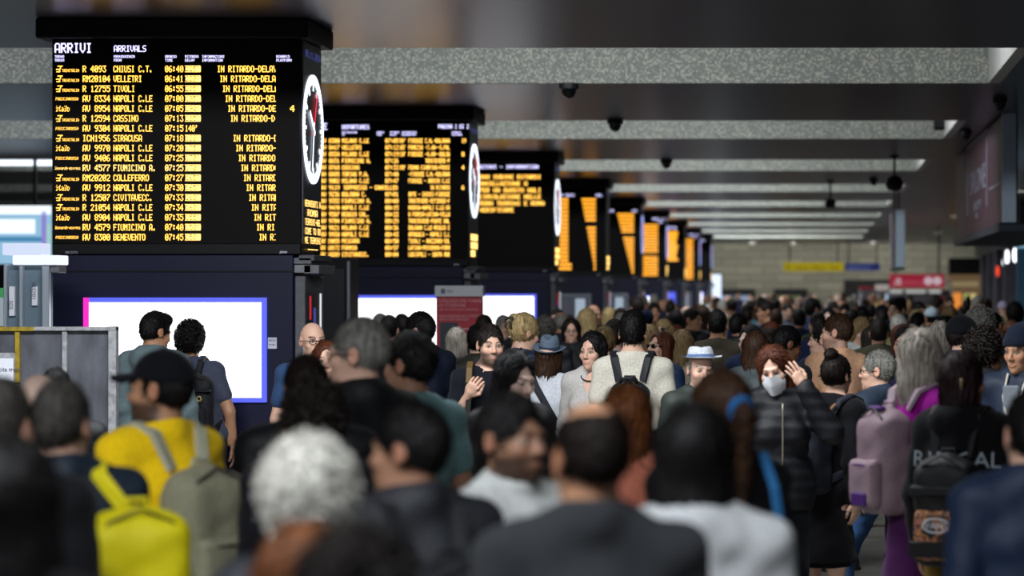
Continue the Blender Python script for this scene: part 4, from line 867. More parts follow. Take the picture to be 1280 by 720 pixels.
def fedora():
    n = 40; prof = [(.158, .026), (.15, .022), (.125, .017), (.1, .02), (.096, .03), (.094, .055), (.09, .085), (.084, .112), (.07, .128), (.045, .126), (.02, .116), (.001, .113), (.02, .108), (.05, .112), (.08, .1), (.09, .055), (.092, .02), (.125, .012), (.157, .021)]
    V = []; F = []
    for r, z in prof:
        for k in range(n):
            a = 2 * math.pi * k / n; x, y = r * .93 * math.cos(a), r * 1.08 * math.sin(a); zz = z
            if r > .11: zz += .012 * abs(math.cos(a)) ** 3 - .012 * (math.sin(a) < -.5)
            elif z > .08: zz -= .018 * math.exp(-(x / .03) ** 2) ; x *= 1 - .22 * max(0, (z - .06) / .06) * max(0, -math.sin(a)) ** 2
            V.append((x, y + .012, zz + .012))
    for i in range(len(prof) - 1):
        for k in range(n): F.append((i * n + k, i * n + (k + 1) % n, (i + 1) * n + (k + 1) % n, (i + 1) * n + k))
    bd = MB().lathe([(.1, .034), (.0995, .036), (.098, .06), (.094, .062)], 40, (0, .012, 0), .935, 1.085)
    return V, F, bd
BATCH = random.Random(5)
PEOPLE = []; SPOTS = []
def person(px, top, d, by, label, hy=None, pitch=0, roll=0, hair='short', hc='black', hL=1.0, tone='fair', t='jacket', tc='15161b', bc='16181f', fem=False, bulk=1.0, pose=('down', 'down'), lean=(0, 0),
           beard=0, lips=None, hat=None, hatc='101218', glasses=None, walk=0.0, skirt=False, fine=None, group=None, H=None, shoe='121214', extra=None, vneck=0):
    by_, hy_ = by, by if hy is None else hy
    for q in (0, .12, -.12, .25, -.25, .4, -.4, .55, .7, -.55, .85, 1.0, 1.2, 1.4, 1.6, 1.8, -.8, 2.1, 2.4):
        if all((PX(px, d + q) - a) ** 2 + (d + q - b_) ** 2 > .52 ** 2 for a, b_ in SPOTS): break
    else: print('CLOSE', label)
    d = d + q
    S = skeleton(pose, lean, (hy_ - by_, pitch, roll), fem, bulk, walk); S.vneck = vneck
    ht = S.H[0] @ np.array((0, .012, .115)) + S.H[1]; topz = ht[2] + (.012 if hair in ('curly', 'afro', 'short', 'quiff', 'long', 'bob') else 0) + (.05 if hair == 'bun' else 0)
    if hat == 'fedora': topz += .028
    elif hat: topz += .012
    Ht = PZ(top, d); sc = Ht / topz; a = math.radians(by_); ca, sa = math.cos(a), math.sin(a); hx = S.H[1][0]; hyy = S.H[1][1]
    X = PX(px, d) - sc * (ca * hx - sa * hyy); Y = d - sc * (sa * hx + ca * hyy); SPOTS.append((X, Y))
    r = empty('person', (X, Y, 0), a, sc, label, 'person', group); s_px = FPX / d
    front = abs(((hy_ + 180) % 360) - 180) < 110
    fine = fine or ((.0042 if s_px > 190 else .006) if front else .009)
    link('body', body_mesh(S, tone, hc if hc not in ('white',) else 'grey', fine, beard, (1.0 if fem else .5) if lips is None else lips), r, [SKINM])
    tm = tc if not isinstance(tc, str) else (nylon(tc) if t in ('puffer', 'jacket') else cloth(tc))
    top_o = link({'tee': 't_shirt', 'longdress': 'dress'}.get(t, t), top_mesh(S, t, .011 if s_px > 330 else .015), r, [tm])
    link('skirt' if skirt else 'trousers', trousers_mesh(bulk, fem, walk, skirt), r, [cloth(bc)])
    for s in (1, -1):
        q, an = leg(S, s); o = link('shoe', shoe_mesh(), r, [mat('shoe_' + shoe, '#' + shoe, .5, 0, .05, 60, .1)]); o.location = (an[0], an[1] - .01, an[2] - .085)
    if hair and hair != 'bald':
        V, F = hair_mesh(hair, .0055 if s_px > 240 else .008, hL, 1.7 * (len(PEOPLE) % 5), bool(hat)); V, F = strands(V, F, hair, 2200 if s_px > 160 else 900, len(PEOPLE)); link('hair', vmesh('hair', headed(S, V), F), r, [hairmat(hc)])
    if hat == 'fedora':
        V, F, bd = fedora(); Rt = rot('x', extra.get('tilt', -8) if extra else -8); K_ = np.diag((extra or {}).get('k', (1, 1, 1))); Rt = Rt @ K_; of = np.array((0, 0, (extra or {}).get('up', 0))); V = np.asarray(V) @ Rt.T + of; bd.xf(Rt, of)
        ho = link('hat', mesh('hat', headed(S, V), F, True), r, [cloth(hatc, .3)]); bd.V = [tuple(v) for v in headed(S, bd.V)]; bd.build('hat_band', cloth((extra or {}).get('band', '232a3a')), ho, True)
    elif hat: V, F = cap_mesh(hat); link('cap' if hat == 'cap' else 'beanie', vmesh('hat', headed(S, V), F), r, [cloth(hatc, .1)])
    if glasses:
        mb = MB(); z0 = .045 if glasses == 'up' else -.018; yo = -.098 if glasses != 'up' else -.082
        for s in (1, -1):
            mb.tube([(s * .033 + .0215 * math.cos(q), yo - .012 + .2 * abs(s * .033 + .0215 * math.cos(q)), z0 + .017 * math.sin(q)) for q in np.linspace(0, 2 * math.pi, 17)], .0022, 6, False)
            mb.tube([(s * .055, yo - .001, z0 + .004), (s * .077, yo + .04, z0 + .006), (s * .083, .01, z0 + .002)], .0022, 6)
        mb.tube([(-.012, yo - .012, z0 + .005), (.012, yo - .012, z0 + .005)], .0022, 6)
        mb.V = [tuple(v) for v in headed(S, mb.V)]; go = mb.build('glasses', mat('frame_dark', '#101014', .3), r, True)
        if glasses in ('sun', 'up'):
            for s in (1, -1):
                q = MB().lathe([(.021, 0), (.018, .003), (.001, .005)], 16); q.V = [(s * .033 + x, yo - .013 + .2 * abs(s * .033 + x) - z, z0 + y * .8) for x, y, z in q.V]
                q.V = [tuple(v) for v in headed(S, q.V)]; q.build('lens', mat('sun_lens', '#0a0a0d' if glasses == 'sun' else '#b9c4cc', .08), go, True)
    r['_s'] = 0; del r['_s']; PEOPLE.append((r, S, sc)); return r, S, sc, top_o
def worn(name, ref, off, label, cat='bag'):
    """an Empty for a bag carried by a person; off in the wearer's own coordinates"""
    r, S, sc, _ = ref; M = Matrix.LocRotScale(r.location, r.rotation_euler, r.scale); p = M @ Vector(off)
    return empty(name, p, r.rotation_euler.z, sc, label, cat)
def backpack(ref, label, col, pocket=None, straps=None, sx=.0, size=(.145, .085, .23), zc=1.19, y0=None, trims=None, one=None, m=None, handle=None):
    r, S, sc, _ = ref; L = S.L; c = L((sx, 0, zc)); gy = (y0 if y0 is not None else .125) + .0; c = np.array((c[0], c[1] + gy + size[1], c[2]))
    b = worn('backpack', ref, c, label); m = m or nylon(col); mp = pocket if not isinstance(pocket, str) else nylon(pocket); ms = nylon(straps or col)
    h = .012; X = axis(-size[0] - .05, size[0] + .05, h); Y = axis(-size[1] - .05, size[1] + .1, h); Z = axis(-size[2] - .05, size[2] + .05, h)
    P = [box((0, 0, -.02), (size[0], size[1], size[2] - .02), .06, .02), ell((0, -.01, size[2] * .55), (size[0] * .93, size[1] * .9, size[2] * .45), .04)]
    F = field(P, X, Y, Z); F = F + folds(X[:, None, None], Y[None, :, None], Z[None, None, :], .004); link('bag_body', vmesh('bag_body', *surf(F.astype(np.float32), X, Y, Z)), b, [m])
    P = [box((0, size[1] + .012, -size[2] * .42), (size[0] * .8, .035, size[2] * .44), .03, .02)]; F = field(P, X, Y, Z); F = F + folds(X[:, None, None], Y[None, :, None], Z[None, None, :], .003)
    po = link('front_pocket', vmesh('front_pocket', *surf(F.astype(np.float32), X, Y, Z)), b, [mp or m])
    zy = size[1] + .047; MB().tube([(-size[0] * .7, zy - .006, -size[2] * .1), (0, zy + .002, -size[2] * .07), (size[0] * .7, zy - .006, -size[2] * .1)], .004, 6).build('zip', mat('zip_dark', '#0c0c10', .5) if trims is None else nylon(trims), po)
    MB().tube([(-size[0] * .8, size[1] * .75, size[2] * .35), (-size[0] * .62, size[1] * .8, size[2] * .78), (0, size[1] * .72, size[2] * .96), (size[0] * .62, size[1] * .8, size[2] * .78), (size[0] * .8, size[1] * .75, size[2] * .35)], .005, 6).build('top_zip', mat('zip_dark', '#0c0c10', .5), b)
    MB().tube([(-.035, -size[1] * .3, size[2] * .93), (-.03, -size[1] * .3, size[2] + .012), (.03, -size[1] * .3, size[2] + .012), (.035, -size[1] * .3, size[2] * .93)], .008, 8).build('grab_handle', ms, b)
    for s in ((1, -1) if one is None else (one,)):
        Q = [(s * .07 + sx * .5, gy - .0, zc + size[2] * .85), (s * .1, .09, 1.475), (s * .112, .02, 1.505), (s * .118, -.07, 1.475), (s * .125, -.135, 1.38), (s * .135, -.15, 1.24), (s * .15, -.1, 1.11), (s * .165, .02, 1.05), (s * .13 + sx * .5, gy + .02, zc - size[2] * .7)]
        NR = [(0, .3, 1), (0, .6, .8), (0, 0, 1), (0, -.6, .8), (0, -1, .2), (0, -1, 0), (s * .5, -.8, 0), (s, 0, 0), (s * .6, .5, 0)]
        Q = [L(np.array(q) + (0, 0, .012)) - c for q in Q]; MB().band(Q, NR, .05, .014).build('shoulder_strap', ms, b, False)
    return b, c, size
def strap(ref, pts, nr, col, label, width=.03, name='bag_strap', cat='strap'):
    b = worn(name, ref, (0, 0, 0), label, cat); MB().band([ref[1].L(p) for p in pts], nr, width, .008).build('webbing', nylon(col), b); return b

# ================================================================== THE CROWD, front to back
# --- nearest rows (out of focus)
person(14, 540, 4.9, 178, 'person with long black hair and black top in the lower corner below the hoarding', hair='long', hc='black', hL=1.2, t='sweater', tc='0b0a0d', fem=True)
person(2, 470, 7.2, 172, 'person with short greying dark hair at the edge, in front of the yellow rail', hair='short', hc='salt', t='coat', tc='0d0d12')
gm = person(78, 472, 7.8, -158, 'grey-haired man in a navy jacket carrying a yellow bag', hair='short', hc='salt', tone='fair', t='jacket', tc='16212f', hy=175, bulk=1.08)
person(50, 464, 10.2, 170, 'pale bald head showing between two dark-haired heads near the hoarding', hair='bald', tone='pale', t='shirt', tc='2a2c34')
person(70, 459, 12.5, -170, 'dark-haired person mostly hidden behind the bald head, close to the hoarding', hair='short', hc='black', t='jacket', tc='14151a')
cm = person(200, 430, 9.2, -126, 'bearded man in a black cap and yellow sweater with a beige backpack', hy=-104, hair='short', hc='black', tone='tan', t='sweater', tc='f7cd14', beard=.92, hat='cap', hatc='0c0d14', bulk=1.15, lean=(0, -.02), fine=.006)
person(387, 558, 5.7, 176, 'person with a full head of white hair at the front of the crowd', hair='fluffy', hc='white', t='jacket', tc='24252c', fem=True, bulk=1.05)
person(382, 648, 4.5, 184, 'ginger-brown head at the lower edge below the white hair', hair='bob', hc='ginger', t='coat', tc='1c1a1c', fem=True)
person(446, 668, 4.2, 175, 'very dark brown head at the lower edge beside the ginger-brown head', hair='curly', hc='dark', t='jacket', tc='131318')
jm = person(512, 503, 6.9, -148, 'dark-haired man in a charcoal jacket and blue collar with a black backpack', hy=-112, hair='crop', hc='black', tone='olive', t='jacket', tc='22242a', bulk=1.08, lean=(.02, -.03))
person(640, 487, 7.4, 42, 'bearded dark-haired man in a white shirt', hy=52, hair='short', hc='black', tone='olive', t='shirt', tc='c3c6c6', beard=.93, bulk=1.08, fine=.0055)
person(738, 496, 5.7, -170, 'balding man in a dark grey jacket seen from behind, largest back in the crowd', hy=-158, hair='ring', hc='dark', tone='tan', t='shirt', tc='2b2d31', bulk=1.16)
hw = person(868, 499, 6.1, 176, 'woman with long black hair over a pale grey hoodie', hair='long', hc='black', hL=1.0, t='hoodie', tc='b4b7bb', fem=True, bulk=1.1)
pw = person(900, 461, 7.8, -148, 'woman with a long brown ponytail held by a blue tie', hair='pony', hc='brown', hL=1.7, t='jacket', tc='111116', fem=True)
person(783, 477, 9.6, 188, 'woman with wavy light brown hair in a salmon top', hair='long', hc='ginger', hL=.35, t='tee', tc='b46a56', fem=True)
person(1288, 486, 7.9, 190, 'person in a dark blue jacket with a red collar at the edge of the crowd', hair='short', hc='black', t='jacket', tc='14233c')
# --- second rank
person(383, 443, 9.6, -168, 'man with closely cropped dark hair behind the bald man with glasses', hair='crop', hc='dark', tone='olive', t='jacket', tc='0e0f14')
person(388, 477, 8.8, -140, 'person with curly dark hair and glasses', hy=-120, hair='curly', hc='dark', tone='fair', t='coat', tc='121218', glasses='clear')
tg = person(448, 397, 10.0, -135, 'tall grey-haired man with glasses in a black jacket with a pale collar', hy=-104, hair='crop', hc='grey', tone='fair', t='jacket', tc='0f1015', glasses='clear', bulk=1.1)
person(512, 411, 9.2, -142, 'dark-haired man in a teal grey t-shirt', hy=-122, hair='short', hc='black', tone='olive', t='tee', tc='5d7d80', bulk=1.1)
person(644, 437, 12.3, 38, 'pale woman with straight black hair and a fringe', hy=48, hair='bob', hc='black', tone='pale', t='jacket', tc='0d0d12', fem=True, pitch=12)
fw = person(741, 412, 17.5, -14, 'frowning woman with long dark hair in a white cardigan and necklace', hy=-24, hair='long', hc='black', hL=1.15, tone='fair', t='cardigan', tc='b4b0ad', fem=True, pitch=4, fine=.0036, vneck=1)
wm = person(791, 387, 16.8, 178, 'man in a cream t-shirt wearing a black backpack', hair='quiff', hc='black', tone='fair', t='tee', tc='b9b4a8', bulk=1.06)
hm = person(687, 416, 17.6, 172, 'woman with curly hair in a grey felt hat and white shirt', hy=168, roll=-6, hair='long', hc='brown', hL=.5, tone='fair', t='blouse', tc='c9ccd4', fem=True, hat='fedora', hatc='5c6a7c', extra=dict(tilt=-14, band='2a3346', k=(.8, .8, .85), up=.02), bulk=1.1)
om = person(876, 430, 15.6, 22, 'old man in a pale straw hat with a blue band and green jacket', hy=18, pitch=4, hair='crop', hc='grey', tone='fair', t='jacket', tc='2c332f', hat='fedora', hatc='b4b8bf', extra=dict(tilt=-6, band='4a6187', k=(.92, .9, .62), up=.042), beard=.25, fine=.0042)
kw = person(967, 430, 14.3, 8, 'woman in a white face mask and black padded jacket, hand on her forehead', hy=-12, pitch=16, roll=-8, hair='long', hc='auburn', hL=.9, tone='fair', t='puffer', tc='0f1016', fem=True, pose=('brow', 'relaxed'), fine=.0042)
bw = person(1046, 432, 14.6, 140, 'woman in black with her dark hair in a top bun and a dark backpack', hy=150, hair='bun', hc='dark', tone='fair', t='longdress', tc='0b0b0f', bc='0b0b0f', fem=True, skirt=True, lean=(-.08, -.04))
gj = person(1097, 436, 15.8, -122, 'grey-haired man with glasses in blue jeans stepping forward', hy=-104, hair='short', hc='grey', tone='fair', t='jacket', tc='2a3647', bc='2c4a73', glasses='clear', walk=.28, lean=(0, -.06))
mw = person(1150, 407, 12.2, 122, 'woman with long ash blond hair in a magenta top with a pink backpack', hy=168, hair='long', hc='ash', hL=.85, tone='fair', t='sweater', tc='8e0c84', bc='43194a', fem=True, bulk=1.05, skirt=True)
rw = person(1204, 437, 12.0, 158, 'woman with dark red hair in a black hoodie with white lettering', hy=130, hair='bob', hc='wine', tone='tan', t='hoodie', tc='08080b', bc='6a5418', fem=True, bulk=1.05)
person(1231, 410, 15.4, 150, 'person with a mop of curly dark hair and an earring, behind the black hoodie', hy=115, hair='curly', hc='dark', tone='tan', t='jacket', tc='12141c')
bn = person(1276, 404, 15.2, -30, 'man in a navy beanie and navy jacket over a grey shirt', hy=-40, hair='crop', hc='salt', tone='tan', t='jacket', tc='141f33', hat='beanie', hatc='0e1626', pitch=10)
pt = person(1046, 392, 19, -150, 'bearded man with short brown hair in a peach t-shirt', hy=-112, hair='crop', hc='brown', tone='fair', t='tee', tc='e8b490', beard=.6, bulk=1.05)
person(1029, 404, 20.2, -140, 'man in navy facing the same way just beyond the peach t-shirt', hy=-105, hair='crop', hc='black', tone='fair', t='shirt', tc='14243c')
gy = person(613, 405, 16.8, 4, 'stern man with a fade haircut in black holding a tan bag strap and a phone', hy=20, hair='crop', hc='dark', tone='fair', t='tee', tc='12141c', beard=.9, pose=('phone', 'strap'), fine=.0036, pitch=4)
bc_ = person(656, 392, 17.2, 150, 'blond woman with hair pinned up by a claw clip, in a dark blue top', hy=128, pitch=10, hair='clip', hc='blond', tone='fair', t='tee', tc='1b2540', fem=True)
# --- third rank
person(195, 389, 18.5, 168, 'man in a grey green hooded top looking at the bright advert', hy=140, pitch=12, hair='quiff', hc='black', tone='tan', t='hoodie', tc='64757a', lean=(.05, 0))
sm = person(238, 402, 18.5, -176, 'man in a dark grey t-shirt with a patterned black backpack at the bright advert', hy=165, roll=-8, hair='curly', hc='black', tone='tan', t='tee', tc='43485a', lean=(.1, 0), bulk=1.2)
person(391, 401, 17.5, 22, 'bald man with black glasses in a light blue shirt by the arrivals pillar', hy=28, hair='bald', tone='fair', t='tee', tc='2c4468', glasses='clear', bulk=1.05, fine=.005)
person(408, 424, 16.8, 6, 'woman with light brown hair just in front of the bald man with glasses', hy=12, hair='long', hc='auburn', hL=.5, tone='fair', t='jacket', tc='16161c', fem=True)
person(524, 389, 19.2, -140, 'man with short dark hair and glasses in a navy jacket before the white advert', hy=-112, pitch=10, hair='short', hc='black', tone='fair', t='jacket', tc='101a2c', glasses='clear')
person(487, 393, 23, 175, 'dark head in front of the second white advert', hair='short', hc='black', t='jacket', tc='12131a')
person(476, 391, 26.5, 168, 'pale grey head against the second white advert', hair='short', hc='grey', t='shirt', tc='3a3d46')
person(502, 392, 25, -160, 'head with dark hair between the grey head and the navy jacket by the white advert', hair='crop', hc='dark', tone='tan', t='jacket', tc='1a1a22')
person(571, 408, 23, 176, 'woman with an ash grey bob and grey top in front of the red totem', hair='bob', hc='ash', t='tee', tc='70737a', fem=True)
person(597, 404, 18.6, 186, 'person in a dark olive jacket directly behind the stern man', hair='short', hc='black', t='jacket', tc='26261f')
person(606, 393, 26, 165, 'man with short dark hair between the red totem and the third white advert', hair='crop', hc='dark', tone='tan', t='jacket', tc='15161d')
person(629, 393, 27.5, 20, 'grey-haired person facing out of the third white advert', hair='short', hc='grey', tone='fair', t='jacket', tc='2a2d36')
person(682, 396, 25, 178, 'person with dark grey hair just above the grey felt hat', hair='curly', hc='salt', t='jacket', tc='16171d')
person(701, 389, 27, -165, 'reddish balding man behind the grey felt hat', hair='ring', hc='grey', tone='tan', t='shirt', tc='232530')
person(714, 396, 25.8, 5, 'woman with dark hair and glasses between the hat and the long blond hair', hair='long', hc='dark', hL=.4, tone='fair', t='jacket', tc='0e0f16', fem=True, glasses='clear')
person(734, 384, 26.4, 172, 'woman with long wavy blond hair above the frowning woman', hair='long', hc='blond', hL=.75, t='cardigan', tc='15192a', fem=True)
person(742, 380, 32, 40, 'bald ruddy man behind the long blond hair', hair='bald', tone='tan', t='jacket', tc='0f1016')
person(756, 408, 20, 176, 'woman with pinned dark blond hair close behind the frowning woman', hair='clip', hc='dirty', t='tee', tc='14182a', fem=True)
person(762, 383, 34, 170, 'person with a round blond head beyond the frowning woman', hair='bob', hc='blond', t='shirt', tc='c0c0c0', fem=True)
person(776, 384, 30, 178, 'person with brown hair over a white top next to the round blond head', hair='short', hc='brown', t='tee', tc='c6c6c8')
person(768, 398, 20.8, 182, 'dark head with a white and black top just left of the cream t-shirt', hair='short', hc='dark', t='tee', tc='8e929c')
sg = person(826, 413, 20, -30, 'woman with auburn hair and sunglasses in a denim jacket', hy=-48, pitch=-10, hair='long', hc='auburn', hL=.5, tone='fair', t='jacket', tc='1c3050', fem=True, glasses='sun', fine=.0042)
person(829, 398, 25, -8, 'woman with white sunglasses pushed up on light brown hair', hy=-20, pitch=12, hair='long', hc='dirty', hL=.4, tone='fair', t='tee', tc='9aa0aa', fem=True, glasses='up')
person(853, 410, 21.3, 176, 'woman with honey blond hair seen from behind, near the straw hat', hair='long', hc='dirty', hL=.5, t='tee', tc='b0a89a', fem=True)
person(897, 386, 23, 176, 'man with thick black hair in an olive brown top', hair='short', hc='black', tone='tan', t='sweater', tc='3a352b', bulk=1.08)
person(924, 391, 26, 160, 'man with black hair in a dark jacket beside the olive brown top', hy=140, hair='short', hc='black', tone='tan', t='jacket', tc='12141b')
person(953, 383, 35, 178, 'man with cropped dark hair in a slate blue shirt', hair='crop', hc='dark', tone='tan', t='tee', tc='3c506c', bulk=1.15)
person(936, 379, 40, 158, 'man with dark hair in a pale blue top with a dark strap', hy=140, hair='crop', hc='dark', tone='tan', t='tee', tc='6fa0b4')
person(962, 409, 20.3, 178, 'woman with long dark brown hair and a grey green jacket', hair='long', hc='dark', hL=.7, t='jacket', tc='3b4245', fem=True)
person(945, 412, 18, 172, 'woman with brown hair and a grey jacket next to the face mask', hair='long', hc='brown', hL=.5, t='jacket', tc='4a5356', fem=True)
person(985, 408, 18, 140, 'man with cropped black hair leaning behind the hand on the forehead', hy=118, pitch=18, hair='crop', hc='black', tone='brown', t='tee', tc='20242c')
nv = person(1017, 372, 33, 172, 'tall man in a navy jacket with a grey and red bag on his arm', hy=128, hair='short', hc='black', tone='olive', t='jacket', tc='14264c', bulk=1.12)
person(1077, 396, 26, 12, 'woman with ginger blond hair bowing her head, in a white top', hy=28, pitch=26, hair='long', hc='dirty', hL=.5, tone='fair', t='tee', tc='b4c0c0', fem=True)
person(1123, 393, 27, -14, 'old man with white hair in a yellow green jacket', hy=-30, pitch=24, hair='short', hc='white', tone='fair', t='jacket', tc='8f9060')
person(1131, 407, 20, -10, 'young face peeking out beside the ash blond hair', hy=-25, hair='short', hc='dark', tone='fair', t='tee', tc='3b3558')
person(1174, 400, 21.5, 160, 'woman with grey blond hair and a headband next to the black cap', hy=-170, hair='bob', hc='ash', tone='fair', t='jacket', tc='1a1c26', fem=True)
ck = person(1204, 393, 17.6, 150, 'man in a black cap and navy top with a white collar edge', hy=122, hair='crop', hc='dark', tone='fair', t='shirt', tc='101830', hat='cap', hatc='0b0c12')
person(1227, 385, 20.5, 150, 'man with wavy grey hair just past the black cap', hy=130, hair='curly', hc='grey', tone='tan', t='jacket', tc='1b1e28')
person(1263, 398, 26, -30, 'bald dark-skinned man in a black jacket next to the navy beanie', hy=-45, hair='bald', tone='brown', t='jacket', tc='0c0d14', beard=.7)
person(1269, 380, 33, 178, 'person with a big head of black hair above the navy beanie', hair='afro', hc='black', t='jacket', tc='1a1c22')
person(1247, 391, 30, 165, 'person in a white cap beyond the wavy grey hair', hair='short', hc='dark', tone='tan', t='tee', tc='6a7a8c', hat='cap', hatc='c6d2dc')
person(1184, 395, 28, 170, 'woman with dark hair and a pale flower clip', hair='clip', hc='dark', t='jacket', tc='16161d', fem=True)
person(1121, 371, 30, -20, 'tall young man with a dark quiff and black coat, looking aside', hy=-38, hair='quiff', hc='dark', tone='fair', t='coat', tc='0c0e15')
person(1149, 376, 34, 15, 'man with black hair and black jacket right behind the tall young man', hy=30, hair='short', hc='black', tone='tan', t='jacket', tc='0e1017')
person(1147, 390, 29, 172, 'person with a dark crop and flushed neck beyond the ash blond hair', hair='crop', hc='black', tone='tan', t='tee', tc='9aa2a8')
person(1164, 382, 33, -160, 'person in a pale blue white cap in the middle of the crowd', hair='short', hc='dark', tone='tan', t='jacket', tc='1b2029', hat='cap', hatc='a8bcc8')
person(1102, 379, 35, 20, 'person in a black cap with pale face in front of the lit screen', hy=-30, hair='short', hc='black', tone='pale', t='jacket', tc='12141a', hat='cap', hatc='0c0e16')
person(1052, 375, 40, 4, 'man with dark glasses facing the camera above the peach t-shirt', hair='ring', hc='dark', tone='tan', t='jacket', tc='1d1a22', glasses='sun')
person(1064, 386, 32, 176, 'person with a black bob beside the man with dark glasses', hair='bob', hc='black', t='jacket', tc='14161e', fem=True)
person(1036, 384, 33, -12, 'woman with black hair facing out beyond the peach t-shirt', hair='long', hc='black', hL=.4, tone='pale', t='jacket', tc='0f1118', fem=True)
person(1089, 380, 40, 176, 'person with dark brown hair and black top beside the black cap', hair='short', hc='dark', t='jacket', tc='101218')
person(1210, 373, 42, 176, 'person with black hair against the orange shop light', hair='short', hc='black', t='jacket', tc='14151c')
person(1228, 377, 38, 168, 'woman with brown hair beside the black-haired head at the orange shop light', hair='long', hc='brown', hL=.5, t='jacket', tc='1d1a1c', fem=True)
person(1188, 381, 36, 176, 'woman with sandy hair before the red sign', hair='bob', hc='dirty', t='jacket', tc='22242c', fem=True)
person(1254, 375, 44, 10, 'person with a pale lilac cap close to the shop pillars', hair='short', hc='dark', tone='fair', t='tee', tc='8a86a0', hat='cap', hatc='b6aecb')
person(845, 386, 32, 176, 'woman with straight black hair beyond the sunglasses on light brown hair', hair='long', hc='black', hL=.7, t='jacket', tc='0f1016', fem=True)
person(866, 384, 30, 30, 'man with black hair turned aside, next to the olive brown top', hy=60, hair='short', hc='black', tone='tan', t='jacket', tc='111219')
person(879, 381, 32, 172, 'woman with long brown hair behind the olive brown top', hair='long', hc='brown', hL=.9, t='jacket', tc='1b1715', fem=True)
person(808, 385, 30, 176, 'head with navy blue cap just past the cream t-shirt', hair='short', hc='black', t='jacket', tc='10131c', hat='cap', hatc='101a3a')
person(797, 377, 38, 178, 'head with brown hair above the cream t-shirt man', hair='short', hc='brown', t='jacket', tc='16161c')
person(818, 378, 36, 8, 'ruddy faced person in front of the white screen of the sixth pillar', hair='crop', hc='dark', tone='tan', t='jacket', tc='1e1c20')
person(838, 376, 44, 178, 'black-haired head below the blue screen of the seventh pillar', hair='short', hc='black', t='jacket', tc='14141a')
person(812, 404, 21.5, 176, 'woman with dark blond hair just behind the cream shoulder', hair='bob', hc='dirty', t='tee', tc='5a5c66', fem=True)
# --- the far crowd: a few meshes, every person an object
rnd = random.Random(11)
FARM = []
for i, (fem, hk, hL, tp, yaw, tone, hc) in enumerate(((False, 'short', 1, 'jacket', 0, 'fair', 'dark'), (False, 'crop', 1, 'tee', 10, 'tan', 'black'), (True, 'long', .5, 'cardigan', 0, 'fair', 'brown'), (True, 'bob', 1, 'jacket', -15, 'pale', 'dirty'), (False, 'ring', 1, 'shirt', 0, 'fair', 'grey'),
        (False, 'quiff', 1, 'hoodie', 0, 'olive', 'dark'), (True, 'bun', 1, 'sweater', 20, 'tan', 'dark'), (False, 'bald', 1, 'jacket', 0, 'tan', 'dark'), (True, 'long', .9, 'puffer', 0, 'fair', 'dark'), (False, 'short', 1, 'coat', -20, 'brown', 'black'))):
    S = skeleton(('down', 'relaxed'), (0, 0), (yaw, 5, 0), fem, 1.0 + .05 * (i % 3)); hm_ = None
    if hk != 'bald': V, F = hair_mesh(hk, .009, hL, i); hm_ = vmesh('hair', headed(S, V), F)
    FARM.append((S, fem, hk, tp, body_mesh(S, tone, hc, .0085), top_mesh(S, tp, .02), hm_))
used = set()
SH = {'black': '101116', 'navy': '17233f', 'grey': '565a63', 'white': 'c0c3c8', 'pale blue': '7f9db8', 'olive': '3c3c2c', 'dark red': '5a1420', 'beige': '9c8d78', 'brown': '3a2a20', 'mustard': '8a6a1c'}
HN = {'short': 'short %s hair', 'crop': 'cropped %s hair', 'long': 'long %s hair', 'bob': 'bobbed %s hair', 'ring': 'thinning %s hair', 'quiff': 'swept-up %s hair', 'bun': '%s hair in a bun', 'bald': 'bald head'}
HCN = {'dark': 'dark', 'black': 'black', 'brown': 'brown', 'dirty': 'dark blond', 'grey': 'grey', 'blond': 'blond', 'auburn': 'auburn', 'white': 'white'}
TOPN = {'tee': 't_shirt'}
def far_person(px, d, H, yaw, k, col, hc, label, group):
    S, fem, hk, tp, bm, tm, hm = FARM[k]; r = empty('person', (PX(px, d), d, 0), math.radians(yaw), H / 1.765, label, 'person', group)
    link('body', bm, r, [SKINM]); link(TOPN.get(tp, tp), tm, r, [cloth(SH[col])]); link('trousers', trousers_mesh(1, fem, 0), r, [cloth(rnd.choice(('14161d', '1d2740', '2a2622')))])
    for s in (1, -1):
        o = link('shoe', shoe_mesh(), r, [mat('shoe_121214', '#121214', .5)]); o.location = (s * .1, 0, 0)
    if hm: link('hair', hm, r, [hairmat(hc)])
spots = [(r.location.x, r.location.y) for r, _, _ in PEOPLE]
ZONES = ((20, 30, 'by the fourth pillar'), (30, 41, 'by the fifth pillar'), (41, 56, 'by the sixth pillar'), (56, 75, 'before the far signs'), (75, 105, 'by the stone wall'))
seen_px = []
